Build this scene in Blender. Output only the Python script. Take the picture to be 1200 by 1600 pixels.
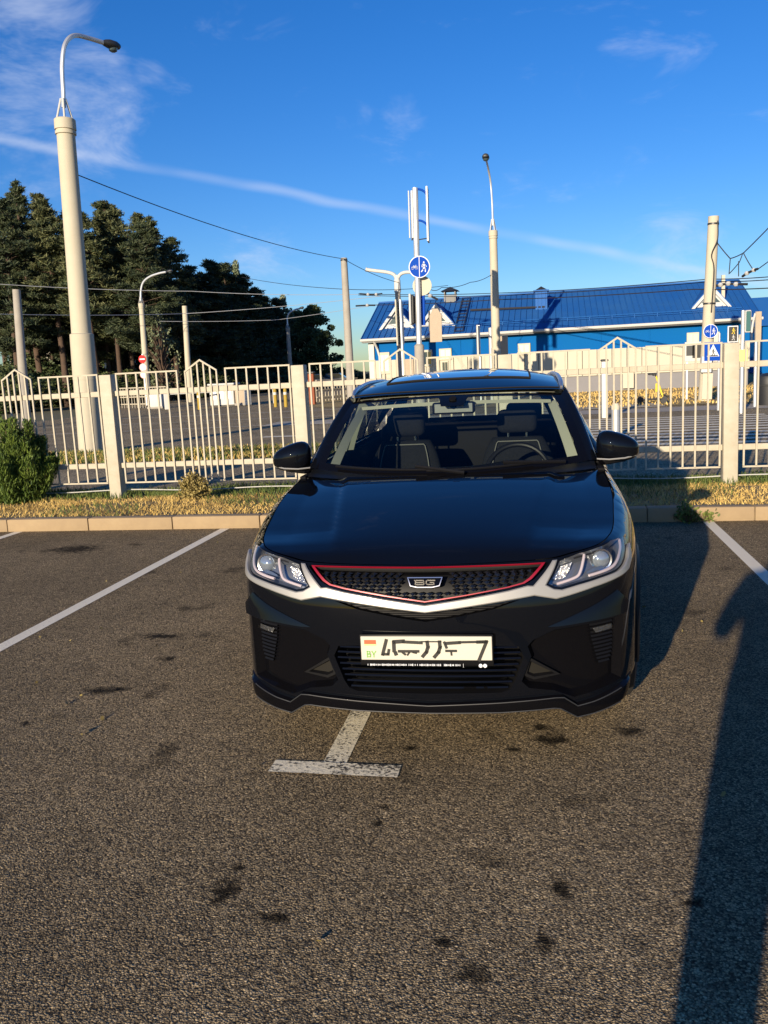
import bpy, bmesh, math, random
import numpy as np
from mathutils import Vector, Matrix
from mathutils.geometry import delaunay_2d_cdt

for o in list(bpy.data.objects):
    bpy.data.objects.remove(o)
scene = bpy.context.scene
C = scene.collection
R = math.radians
rng = np.random.default_rng(7)
random.seed(7)

# ------------------------------------------------------------------ camera
# origin on the ground under the photographer's phone; +Y runs along the parking bays, +X along the kerb
CAM_H = 1.609
FPX = 1331.0
YAW, PITCH, ROLL = 0.18608, 0.16529, -0.04916
_f = np.array([-math.sin(YAW) * math.cos(PITCH), math.cos(YAW) * math.cos(PITCH), -math.sin(PITCH)])
_r = np.array([math.cos(YAW), math.sin(YAW), 0.0])
_u = np.cross(_r, _f)
CR = math.cos(ROLL) * _r + math.sin(ROLL) * _u
CU = -math.sin(ROLL) * _r + math.cos(ROLL) * _u
cam = bpy.data.cameras.new('camera')
cam.sensor_fit = 'VERTICAL'
cam.sensor_height = 24.0
cam.lens = 24.0 * FPX / 1600.0
cam.clip_start = 0.02
cam.clip_end = 3000
cam_o = bpy.data.objects.new('camera', cam)
C.objects.link(cam_o)
m = Matrix.Identity(4)
for i in range(3):
    m[i][0], m[i][1], m[i][2] = CR[i], CU[i], -_f[i]
m[2][3] = CAM_H
cam_o.matrix_world = m
scene.camera = cam_o

# ------------------------------------------------------------------ sky and sun
SUN_AZ, SUN_EL = R(15.0), R(11.6)      # shadows run 15 degrees right of the bays
sky_w = bpy.data.worlds.new('World')
scene.world = sky_w
sky_w.use_nodes = True
wn, wl = sky_w.node_tree.nodes, sky_w.node_tree.links
wn.clear()
def N(t, **k):
    n = wn.new(t)
    for a, b in k.items():
        setattr(n, a, b)
    return n
def wmath(op, a, b=None):
    n = N('ShaderNodeMath', operation=op)
    for i, v in enumerate((a, b)):
        if v is None:
            continue
        if isinstance(v, (int, float)):
            n.inputs[i].default_value = v
        else:
            wl.new(v, n.inputs[i])
    return n.outputs[0]
sk = N('ShaderNodeTexSky')
sk.sky_type = 'NISHITA'
sk.sun_disc = False
sk.sun_elevation = SUN_EL
sk.sun_rotation = SUN_AZ + math.pi
sk.air_density = 1.0
sk.dust_density = 0.2
sk.ozone_density = 2.5
tc = N('ShaderNodeTexCoord')
def pix_dir(px, py):
    d = _f + CR * (px - 600) / FPX + CU * (800 - py) / FPX
    return d / np.linalg.norm(d)
def wdot(vec):
    n = N('ShaderNodeVectorMath', operation='DOT_PRODUCT')
    wl.new(tc.outputs['Generated'], n.inputs[0])
    n.inputs[1].default_value = tuple(vec)
    return n.outputs['Value']
def wnoise(scale, detail, rough, mapping_scale, rot=(0, 0, 0), loc=(0, 0, 0), dist=0.0):
    mp = N('ShaderNodeMapping')
    mp.inputs['Scale'].default_value = mapping_scale
    mp.inputs['Rotation'].default_value = rot
    mp.inputs['Location'].default_value = loc
    wl.new(tc.outputs['Generated'], mp.inputs['Vector'])
    n = N('ShaderNodeTexNoise')
    n.inputs['Scale'].default_value = scale
    n.inputs['Detail'].default_value = detail
    n.inputs['Roughness'].default_value = rough
    n.inputs['Distortion'].default_value = dist
    wl.new(mp.outputs['Vector'], n.inputs['Vector'])
    return n.outputs['Fac']
def wramp(v, lo, hi):
    n = N('ShaderNodeMapRange', interpolation_type='SMOOTHSTEP')
    n.inputs['From Min'].default_value = lo
    n.inputs['From Max'].default_value = hi
    wl.new(v, n.inputs['Value'])
    return n.outputs['Result']
# a long contrail: a thin band about a great circle, frayed by noise
c1, c2 = pix_dir(0, 213), pix_dir(1100, 424)
cn = np.cross(c1, c2)
cn /= np.linalg.norm(cn)
fray = wmath('MULTIPLY', wmath('SUBTRACT', wnoise(5, 2, 0.6, (1, 1, 3)), 0.5), 0.016)
dist = wmath('ABSOLUTE', wmath('ADD', wdot(cn), fray))
trail = wmath('SUBTRACT', 1.0, wramp(dist, 0.0, 0.0082))
trail = wmath('MULTIPLY', trail, wramp(wnoise(7, 2, 0.6, (1, 1, 2), loc=(3, 1, 0)), 0.25, 0.62))
# cirrus wisps all over the sky, thicker in a few places
ragged = wnoise(7.0, 5, 0.68, (1, 1, 2.6), rot=(0.2, 0.45, 0.4), dist=0.5)
def blob(px, py, r):
    return wramp(wdot(pix_dir(px, py)), math.cos(r), 1.0)
b = blob(10, 80, 0.15)
for (px, py, r, g) in ((110, 190, 0.10, 0.9), (985, 55, 0.04, 0.55), (1070, 60, 0.05, 0.35), (628, 176, 0.028, 0.42), (565, 178, 0.016, 0.38), (1040, 415, 0.085, 0.9), (270, 115, 0.03, 0.35), (400, 408, 0.08, 0.5), (235, 108, 0.02, 0.4)):
    b = wmath('ADD', b, wmath('MULTIPLY', blob(px, py, r), g))
cloud = wmath('MULTIPLY', wramp(wmath('ADD', ragged, wmath('MULTIPLY', wmath('MINIMUM', b, 1.0), 0.24)), 0.58, 1.08), 0.50)
cloud = wmath('ADD', cloud, wmath('MULTIPLY', trail, 0.30))
cloud = wmath('MINIMUM', cloud, 0.8)
hs = N('ShaderNodeHueSaturation')
hs.inputs['Saturation'].default_value = 1.34
hs.inputs['Hue'].default_value = 0.5
wb = N('ShaderNodeVectorMath', operation='MULTIPLY')      # the camera's white balance
wb.inputs[1].default_value = (0.70, 0.90, 1.36)
wl.new(sk.outputs['Color'], hs.inputs['Color'])
mx = N('ShaderNodeMix', data_type='RGBA')
mx.inputs['B'].default_value = (6.6, 7.2, 8.6, 1)
wl.new(cloud, mx.inputs['Factor'])
wl.new(hs.outputs['Color'], wb.inputs[0])
wl.new(wb.outputs[0], mx.inputs['A'])
bg = N('ShaderNodeBackground')
bg.inputs['Strength'].default_value = 0.075
wl.new(mx.outputs['Result'], bg.inputs['Color'])
sky_w.cycles.sampling_method = 'MANUAL'
sky_w.cycles.sample_map_resolution = 512
wo = N('ShaderNodeOutputWorld')
wl.new(bg.outputs[0], wo.inputs[0])

sun = bpy.data.lights.new('sun', 'SUN')
sun.energy = 5.0
sun.angle = R(0.5)
sun.color = (1.0, 0.84, 0.62)
sun_o = bpy.data.objects.new('sun', sun)
C.objects.link(sun_o)
sd = Vector((math.sin(SUN_AZ) * math.cos(SUN_EL), math.cos(SUN_AZ) * math.cos(SUN_EL), -math.sin(SUN_EL)))
sun_o.rotation_euler = sd.to_track_quat('-Z', 'Y').to_euler()
sun_o.location = (-20, -60, 20)

scene.view_settings.view_transform = 'Standard'
scene.view_settings.look = 'None'
scene.view_settings.gamma = 1.0
scene.view_settings.use_curve_mapping = False
scene.view_settings.exposure = 0.66
scene.render.engine = 'CYCLES'
scene.cycles.max_bounces = 8
scene.cycles.transparent_max_bounces = 24

# ------------------------------------------------------------------ small helpers
def ground_pt(px, py, z=0.0):
    """where a sight line meets the level z: used once to read distances off the photograph"""
    d = pix_dir(px, py)
    t = (z - CAM_H) / d[2]
    return np.array([0, 0, CAM_H]) + t * d
def at(px, py, Y):
    d = pix_dir(px, py)
    return np.array([0, 0, CAM_H]) + d * (Y / d[1])
def tag(o, label=None, cat=None, group=None, kind=None):
    if label: o['label'] = label
    if cat: o['category'] = cat
    if group: o['group'] = group
    if kind: o['kind'] = kind
    return o
def thing(name, label, cat, loc=(0, 0, 0), rz=0.0, group=None):
    o = bpy.data.objects.new(name, None)
    o.empty_display_size = 0.2
    C.objects.link(o)
    o.location = tuple(loc)
    o.rotation_euler = (0, 0, rz)
    return tag(o, label, cat, group)
def copy_tree(o, parent=None):
    c = o.copy()
    C.objects.link(c)
    c.parent = parent
    for ch in list(o.children):
        copy_tree(ch, c)
    return c

class MB:
    def __init__(self):
        self.v, self.f, self.n = [], [], []
    def add(self, verts, faces):
        b = len(self.v)
        self.v += [tuple(p) for p in verts]
        self.f += [tuple(i + b for i in f) for f in faces]
        return self
    def box(self, c, s, rz=0.0, taper=1.0):
        x, y, z = (a / 2 for a in s)
        vs = []
        for dz in (-1, 1):
            k = taper if dz > 0 else 1.0
            for dx, dy in ((-1, -1), (1, -1), (1, 1), (-1, 1)):
                px, py = dx * x * k, dy * y * k
                vs.append((c[0] + px * math.cos(rz) - py * math.sin(rz), c[1] + px * math.sin(rz) + py * math.cos(rz), c[2] + dz * z))
        return self.add(vs, [(3, 2, 1, 0), (4, 5, 6, 7), (0, 1, 5, 4), (1, 2, 6, 5), (2, 3, 7, 6), (3, 0, 4, 7)])
    def rbox(self, c, s, bev=0.01, seg=2):
        bm = bmesh.new()
        bmesh.ops.create_cube(bm, size=1.0)
        for v in bm.verts:
            v.co = Vector((v.co.x * s[0], v.co.y * s[1], v.co.z * s[2]))
        bmesh.ops.bevel(bm, geom=bm.edges[:], offset=bev, segments=seg, profile=0.5, affect='EDGES')
        bm.verts.ensure_lookup_table()
        vs = [(v.co.x + c[0], v.co.y + c[1], v.co.z + c[2]) for v in bm.verts]
        fs = [tuple(v.index for v in f.verts) for f in bm.faces]
        bm.free()
        return self.add(vs, fs)
    def tube(self, pts, rad, seg=10, caps=True, closed=False):
        pts = [np.array(p, float) for p in pts]
        n = len(pts)
        rads = [rad] * n if isinstance(rad, (int, float)) else list(rad)
        base = len(self.v)
        prev = None
        for i, p in enumerate(pts):
            if closed:
                t = pts[(i + 1) % n] - pts[i - 1]
            else:
                t = pts[min(i + 1, n - 1)] - pts[max(i - 1, 0)]
            t = t / (np.linalg.norm(t) + 1e-12)
            if prev is None:
                a = np.array([0, 0, 1.0]) if abs(t[2]) < 0.9 else np.array([1.0, 0, 0])
                u = np.cross(t, a)
            else:
                u = prev - t * np.dot(prev, t)
            u /= np.linalg.norm(u) + 1e-12
            prev = u
            w = np.cross(t, u)
            for k in range(seg):
                a = 2 * math.pi * k / seg
                self.v.append(tuple(p + rads[i] * (math.cos(a) * u + math.sin(a) * w)))
        for i in range(n if closed else n - 1):
            j = (i + 1) % n
            for k in range(seg):
                k2 = (k + 1) % seg
                self.f.append((base + i * seg + k, base + i * seg + k2, base + j * seg + k2, base + j * seg + k))
        if caps and not closed:
            self.f.append(tuple(base + k for k in reversed(range(seg))))
            self.f.append(tuple(base + (n - 1) * seg + k for k in range(seg)))
        return self
    def lathe(self, prof, seg=24, axis='z', c=(0, 0, 0), caps=True):
        base = len(self.v)
        for (r, h) in prof:
            for k in range(seg):
                a = 2 * math.pi * k / seg
                x, y = r * math.cos(a), r * math.sin(a)
                p = {'z': (x, y, h), 'x': (h, x, y), 'y': (x, h, y)}[axis]
                self.v.append((p[0] + c[0], p[1] + c[1], p[2] + c[2]))
        for i in range(len(prof) - 1):
            for k in range(seg):
                k2 = (k + 1) % seg
                self.f.append((base + i * seg + k, base + i * seg + k2, base + (i + 1) * seg + k2, base + (i + 1) * seg + k))
        if caps:
            self.f.append(tuple(base + k for k in reversed(range(seg))))
            self.f.append(tuple(base + (len(prof) - 1) * seg + k for k in range(seg)))
        return self
    def prism(self, poly, d0, d1, axis='y'):
        """polygon in the two other axes, extruded along axis from d0 to d1"""
        n = len(poly)
        def P(a, b, d):
            return {'y': (a, d, b), 'z': (a, b, d), 'x': (d, a, b)}[axis]
        vs = [P(a, b, d0) for a, b in poly] + [P(a, b, d1) for a, b in poly]
        fs = [tuple(range(n)), tuple(reversed(range(n, 2 * n)))]
        fs += [(i, i + n, (i + 1) % n + n, (i + 1) % n) for i in range(n)]
        return self.add(vs, fs)
    def grid(self, fn, nu, nv):
        base = len(self.v)
        for i in range(nu + 1):
            for j in range(nv + 1):
                self.v.append(tuple(fn(i / nu, j / nv)))
        w = nv + 1
        for i in range(nu):
            for j in range(nv):
                a = base + i * w + j
                self.f.append((a, a + w, a + w + 1, a + 1))
        return self
    def stroke(self, pts, wid, d0, d1):
        """flat lettering stroke in local x-z, thickness in y"""
        for (a, b), (c, d) in zip(pts[:-1], pts[1:]):
            L = math.hypot(c - a, d - b) + 1e-9
            nx, nz = -(d - b) / L * wid / 2, (c - a) / L * wid / 2
            ex, ez = (c - a) / L * wid * 0.45, (d - b) / L * wid * 0.45
            self.prism([(a - ex + nx, b - ez + nz), (a - ex - nx, b - ez - nz), (c + ex - nx, d + ez - nz), (c + ex + nx, d + ez + nz)], d0, d1)
        return self
    def build(self, name, mat, parent=None, smooth=False, loc=None, rz=None, fixn=True, angle=35):
        me = bpy.data.meshes.new(name)
        me.from_pydata(self.v, [], self.f)
        if fixn:
            bm = bmesh.new()
            bm.from_mesh(me)
            bmesh.ops.recalc_face_normals(bm, faces=bm.faces[:])
            if smooth:
                for f in bm.faces:
                    f.smooth = True
                for e in bm.edges:
                    if len(e.link_faces) == 2 and e.calc_face_angle(0) > R(angle):
                        e.smooth = False
            bm.to_mesh(me)
            bm.free()
        elif smooth:
            me.polygons.foreach_set('use_smooth', [True] * len(me.polygons))
        me.materials.append(mat)
        o = bpy.data.objects.new(name, me)
        C.objects.link(o)
        if parent is not None:
            o.parent = parent
        if loc is not None:
            o.location = tuple(loc)
        if rz is not None:
            o.rotation_euler = (0, 0, rz)
        return o

# ------------------------------------------------------------------ materials
def mat(name, col, rough=0.6, metal=0.0, spec=0.5, coat=0.0, coat_rough=0.03, noise=None, bump=None, emit=None, trans=None):
    """noise = (scale, amount, second colour); bump = (scale, strength, distance)"""
    ma = bpy.data.materials.new(name)
    ma.use_nodes = True
    nt = ma.node_tree
    bs = nt.nodes['Principled BSDF']
    bs.inputs['Base Color'].default_value = (*col, 1)
    bs.inputs['Roughness'].default_value = rough
    bs.inputs['Metallic'].default_value = metal
    bs.inputs['Specular IOR Level'].default_value = spec
    bs.inputs['Coat Weight'].default_value = coat
    bs.inputs['Coat Roughness'].default_value = coat_rough
    if noise or bump:
        tcn = nt.nodes.new('ShaderNodeTexCoord')
    if noise:
        sc, amt, c2 = noise
        nz = nt.nodes.new('ShaderNodeTexNoise')
        nz.inputs['Scale'].default_value = sc
        nz.inputs['Detail'].default_value = 6
        nz.inputs['Roughness'].default_value = 0.65
        nt.links.new(tcn.outputs['Object'], nz.inputs['Vector'])
        mr = nt.nodes.new('ShaderNodeMapRange')
        mr.inputs['From Min'].default_value = 0.35
        mr.inputs['From Max'].default_value = 0.75
        mr.inputs['To Max'].default_value = amt
        nt.links.new(nz.outputs['Fac'], mr.inputs['Value'])
        mi = nt.nodes.new('ShaderNodeMix')
        mi.data_type = 'RGBA'
        mi.inputs['A'].default_value = (*col, 1)
        mi.inputs['B'].default_value = (*c2, 1)
        nt.links.new(mr.outputs['Result'], mi.inputs['Factor'])
        nt.links.new(mi.outputs['Result'], bs.inputs['Base Color'])
    if bump:
        sc, st, ds = bump
        nb = nt.nodes.new('ShaderNodeTexNoise')
        nb.inputs['Scale'].default_value = sc
        nb.inputs['Detail'].default_value = 4
        nt.links.new(tcn.outputs['Object'], nb.inputs['Vector'])
        bp = nt.nodes.new('ShaderNodeBump')
        bp.inputs['Strength'].default_value = st
        bp.inputs['Distance'].default_value = ds
        nt.links.new(nb.outputs['Fac'], bp.inputs['Height'])
        nt.links.new(bp.outputs['Normal'], bs.inputs['Normal'])
    if emit:
        bs.inputs['Emission Color'].default_value = (*emit[0], 1)
        bs.inputs['Emission Strength'].default_value = emit[1]
    return ma

def glass_mat(name, tint, ior=1.45, rough=0.0, gain=1.0):
    ma = bpy.data.materials.new(name)
    ma.use_nodes = True
    nt = ma.node_tree
    nt.nodes.clear()
    tr = nt.nodes.new('ShaderNodeBsdfTransparent')
    tr.inputs[0].default_value = (*tint, 1)
    gl = nt.nodes.new('ShaderNodeBsdfGlossy')
    gl.inputs['Color'].default_value = (gain, gain, gain, 1)
    gl.inputs['Roughness'].default_value = rough
    # Schlick reflectance, the same from both faces of the thin sheet
    ge = nt.nodes.new('ShaderNodeNewGeometry')
    dt = nt.nodes.new('ShaderNodeVectorMath')
    dt.operation = 'DOT_PRODUCT'
    nt.links.new(ge.outputs['Normal'], dt.inputs[0])
    nt.links.new(ge.outputs['Incoming'], dt.inputs[1])
    prev = dt.outputs['Value']
    f0 = ((ior - 1) / (ior + 1)) ** 2
    for op, val in (('ABSOLUTE', None), ('SUBTRACT', 'inv'), ('POWER', 5.0), ('MULTIPLY', 1 - f0), ('ADD', f0)):
        mn = nt.nodes.new('ShaderNodeMath')
        mn.operation = op
        if val == 'inv':
            mn.inputs[0].default_value = 1.0
            nt.links.new(prev, mn.inputs[1])
        else:
            nt.links.new(prev, mn.inputs[0])
            if val is not None:
                mn.inputs[1].default_value = val
        prev = mn.outputs[0]
    fr = mn
    mixs = nt.nodes.new('ShaderNodeMixShader')
    ou = nt.nodes.new('ShaderNodeOutputMaterial')
    nt.links.new(fr.outputs[0], mixs.inputs[0])
    nt.links.new(tr.outputs[0], mixs.inputs[1])
    nt.links.new(gl.outputs[0], mixs.inputs[2])
    nt.links.new(mixs.outputs[0], ou.inputs[0])
    return ma

def asphalt_mat(name, dark, light, warm, agg, bump_d, stains=True, bump_s=1.0):
    ma = bpy.data.materials.new(name)
    ma.use_nodes = True
    nt = ma.node_tree
    L = nt.links
    bs = nt.nodes['Principled BSDF']
    geo = nt.nodes.new('ShaderNodeNewGeometry')
    pos = geo.outputs['Position']
    vo = nt.nodes.new('ShaderNodeTexVoronoi')
    vo.inputs['Scale'].default_value = agg
    vo.inputs['Randomness'].default_value = 1.0
    # stones of uneven size and shape: warp the lattice before cutting it up
    nw = nt.nodes.new('ShaderNodeTexNoise')
    nw.inputs['Scale'].default_value = agg * 0.55
    nw.inputs['Detail'].default_value = 2
    L.new(pos, nw.inputs['Vector'])
    wv = nt.nodes.new('ShaderNodeVectorMath')
    wv.operation = 'SCALE'
    L.new(nw.outputs['Color'], wv.inputs[0])
    wv.inputs['Scale'].default_value = 1.6 / agg
    wa = nt.nodes.new('ShaderNodeVectorMath')
    wa.operation = 'ADD'
    L.new(pos, wa.inputs[0])
    L.new(wv.outputs[0], wa.inputs[1])
    L.new(wa.outputs[0], vo.inputs['Vector'])
    sep = nt.nodes.new('ShaderNodeSeparateColor')
    L.new(vo.outputs['Color'], sep.inputs[0])
    cr = nt.nodes.new('ShaderNodeValToRGB')
    e = cr.color_ramp.elements
    e[0].position, e[0].color = 0.0, (*dark, 1)
    e[1].position, e[1].color = 1.0, (*[min(1, c * 1.75) for c in light], 1)
    for p, c in ((0.35, tuple(0.5 * (a + b_) for a, b_ in zip(dark, light))), (0.7, light), (0.88, warm)):
        el = e.new(p)
        el.color = (*c, 1)
    L.new(sep.outputs[0], cr.inputs['Fac'])
    # binder between the stones
    edge = nt.nodes.new('ShaderNodeMapRange')
    edge.inputs['From Min'].default_value = 0.42
    edge.inputs['From Max'].default_value = 0.80
    L.new(vo.outputs['Distance'], edge.inputs['Value'])
    mi = nt.nodes.new('ShaderNodeMix')
    mi.data_type = 'RGBA'
    mi.inputs['B'].default_value = (*[c * 0.6 for c in dark], 1)
    L.new(edge.outputs[0], mi.inputs['Factor'])
    L.new(cr.outputs['Color'], mi.inputs['A'])
    col = mi.outputs['Result']
    def noise(scale, detail=2):
        nz = nt.nodes.new('ShaderNodeTexNoise')
        nz.inputs['Scale'].default_value = scale
        nz.inputs['Detail'].default_value = detail
        nz.inputs['Roughness'].default_value = 0.6
        L.new(pos, nz.inputs['Vector'])
        return nz.outputs['Fac']
    def mul(colin, fac_out, lo, hi, to0, to1):
        mr = nt.nodes.new('ShaderNodeMapRange')
        mr.inputs['From Min'].default_value = lo
        mr.inputs['From Max'].default_value = hi
        mr.inputs['To Min'].default_value = to0
        mr.inputs['To Max'].default_value = to1
        L.new(fac_out, mr.inputs['Value'])
        vm = nt.nodes.new('ShaderNodeVectorMath')
        vm.operation = 'SCALE'
        L.new(colin, vm.inputs[0])
        L.new(mr.outputs[0], vm.inputs['Scale'])
        return vm.outputs[0]
    col = mul(col, noise(0.7), 0.3, 0.7, 0.78, 1.15)
    col = mul(col, noise(9.0, 3), 0.3, 0.7, 0.85, 1.12)
    if stains:
        v2 = nt.nodes.new('ShaderNodeTexNoise')
        v2.inputs['Scale'].default_value = 2.6
        v2.inputs['Detail'].default_value = 2
        v2.inputs['Roughness'].default_value = 0.55
        L.new(pos, v2.inputs['Vector'])
        col = mul(col, v2.outputs['Fac'], 0.64, 0.72, 1.0, 0.5)
        # a few oil drips at fixed places, ragged by noise
        nzv = nt.nodes.new('ShaderNodeTexNoise')
        nzv.inputs['Scale'].default_value = 22
        nzv.inputs['Detail'].default_value = 4
        L.new(pos, nzv.inputs['Vector'])
        for (px, py, rx, ry) in ((862, 1156, .062, .05), (984, 1143, .045, .035), (642, 1169, .028, .025), (352, 1392, .035, .055), (805, 1171, .03, .02), (878, 1390, .025, .05), (262, 1029, .05, .03), (160, 1079, .085, .04), (192, 1076, .04, .02), (252, 994, .12, .045), (372, 1356, .018, .018), (425, 1434, .045, .025), (845, 1137, .03, .03), (740, 1520, .03, .03), (1082, 1410, .03, .02), (120, 858, .20, .16), (850, 1474, .02, .03), (692, 1470, .02, .02), (600, 1262, .02, .02), (590, 1286, .02, .02), (40, 1130, .03, .02)):
            g = ground_pt(px, py)
            sub = nt.nodes.new('ShaderNodeVectorMath')
            sub.operation = 'SUBTRACT'
            L.new(pos, sub.inputs[0])
            sub.inputs[1].default_value = (g[0], g[1], 0)
            sc = nt.nodes.new('ShaderNodeVectorMath')
            sc.operation = 'MULTIPLY'
            L.new(sub.outputs[0], sc.inputs[0])
            sc.inputs[1].default_value = (0.80 / rx, 0.80 / ry, 0)
            ln = nt.nodes.new('ShaderNodeVectorMath')
            ln.operation = 'LENGTH'
            L.new(sc.outputs[0], ln.inputs[0])
            ad = nt.nodes.new('ShaderNodeMath')
            ad.operation = 'MULTIPLY_ADD'
            L.new(nzv.outputs['Fac'], ad.inputs[0])
            ad.inputs[1].default_value = 2.6
            L.new(ln.outputs['Value'], ad.inputs[2])
            col = mul(col, ad.outputs[0], 1.70, 2.55, 0.12, 1.0)
    L.new(col, bs.inputs['Base Color'])
    bs.inputs['Roughness'].default_value = 0.9
    bs.inputs['Specular IOR Level'].default_value = 0.1
    bp = nt.nodes.new('ShaderNodeBump')
    bp.inputs['Strength'].default_value = bump_s
    bp.inputs['Distance'].default_value = bump_d
    inv = nt.nodes.new('ShaderNodeMath')
    inv.operation = 'MULTIPLY_ADD'
    L.new(vo.outputs['Distance'], inv.inputs[0])
    inv.inputs[1].default_value = -1.0
    L.new(sep.outputs[1], inv.inputs[2])
    nf = nt.nodes.new('ShaderNodeTexNoise')
    nf.inputs['Scale'].default_value = agg * 1.4
    nf.inputs['Detail'].default_value = 1
    L.new(pos, nf.inputs['Vector'])
    ng = nt.nodes.new('ShaderNodeTexNoise')
    ng.inputs['Scale'].default_value = agg * 0.22
    ng.inputs['Detail'].default_value = 2
    L.new(pos, ng.inputs['Vector'])
    hm = nt.nodes.new('ShaderNodeMath')
    hm.operation = 'MULTIPLY_ADD'
    L.new(nf.outputs['Fac'], hm.inputs[0])
    hm.inputs[1].default_value = 0.9
    L.new(inv.outputs[0], hm.inputs[2])
    hm2 = nt.nodes.new('ShaderNodeMath')
    hm2.operation = 'MULTIPLY_ADD'
    L.new(ng.outputs['Fac'], hm2.inputs[0])
    hm2.inputs[1].default_value = 1.5
    L.new(hm.outputs[0], hm2.inputs[2])
    L.new(hm2.outputs[0], bp.inputs['Height'])
    L.new(bp.outputs['Normal'], bs.inputs['Normal'])
    return ma

def paint_mat(name, col, wear, scale=60, under=(0.05, 0.045, 0.04)):
    """road paint worn through to the stones"""
    ma = bpy.data.materials.new(name)
    ma.use_nodes = True
    nt = ma.node_tree
    L = nt.links
    bs = nt.nodes['Principled BSDF']
    geo = nt.nodes.new('ShaderNodeNewGeometry')
    n1 = nt.nodes.new('ShaderNodeTexNoise')
    n1.inputs['Scale'].default_value = scale
    n1.inputs['Detail'].default_value = 5
    n1.inputs['Roughness'].default_value = 0.7
    L.new(geo.outputs['Position'], n1.inputs['Vector'])
    n2 = nt.nodes.new('ShaderNodeTexNoise')
    n2.inputs['Scale'].default_value = 7
    n2.inputs['Detail'].default_value = 3
    L.new(geo.outputs['Position'], n2.inputs['Vector'])
    ad = nt.nodes.new('ShaderNodeMath')
    ad.operation = 'MULTIPLY_ADD'
    L.new(n2.outputs['Fac'], ad.inputs[0])
    ad.inputs[1].default_value = 0.5
    L.new(n1.outputs['Fac'], ad.inputs[2])
    mr = nt.nodes.new('ShaderNodeMapRange')
    mr.inputs['From Min'].default_value = wear
    mr.inputs['From Max'].default_value = wear + 0.10
    L.new(ad.outputs[0], mr.inputs['Value'])
    mi = nt.nodes.new('ShaderNodeMix')
    mi.data_type = 'RGBA'
    mi.inputs['A'].default_value = (*col, 1)
    mi.inputs['B'].default_value = (*under, 1)
    L.new(mr.outputs[0], mi.inputs['Factor'])
    L.new(mi.outputs['Result'], bs.inputs['Base Color'])
    bs.inputs['Roughness'].default_value = 0.7
    bp = nt.nodes.new('ShaderNodeBump')
    bp.inputs['Strength'].default_value = 0.8
    bp.inputs['Distance'].default_value = 0.006
    L.new(n1.outputs['Fac'], bp.inputs['Height'])
    L.new(bp.outputs['Normal'], bs.inputs['Normal'])
    return ma

def leaf_mat(name, c1, c2, scale=0.8, transl=0.25):
    ma = bpy.data.materials.new(name)
    ma.use_nodes = True
    nt = ma.node_tree
    L = nt.links
    bs = nt.nodes['Principled BSDF']
    geo = nt.nodes.new('ShaderNodeNewGeometry')
    nz = nt.nodes.new('ShaderNodeTexNoise')
    nz.inputs['Scale'].default_value = scale
    nz.inputs['Detail'].default_value = 3
    L.new(geo.outputs['Position'], nz.inputs['Vector'])
    ad = nt.nodes.new('ShaderNodeMath')
    ad.operation = 'MULTIPLY_ADD'
    L.new(geo.outputs['Random Per Island'], ad.inputs[0])
    ad.inputs[1].default_value = 0.5
    ad.use_clamp = True
    L.new(nz.outputs['Fac'], ad.inputs[2])
    mr = nt.nodes.new('ShaderNodeMapRange')
    mr.inputs['From Min'].default_value = 0.4
    mr.inputs['From Max'].default_value = 1.0
    L.new(ad.outputs[0], mr.inputs['Value'])
    mi = nt.nodes.new('ShaderNodeMix')
    mi.data_type = 'RGBA'
    mi.inputs['A'].default_value = (*c1, 1)
    mi.inputs['B'].default_value = (*c2, 1)
    L.new(mr.outputs[0], mi.inputs['Factor'])
    L.new(mi.outputs['Result'], bs.inputs['Base Color'])
    bs.inputs['Roughness'].default_value = 0.6
    bs.inputs['Specular IOR Level'].default_value = 0.25
    return ma

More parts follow.
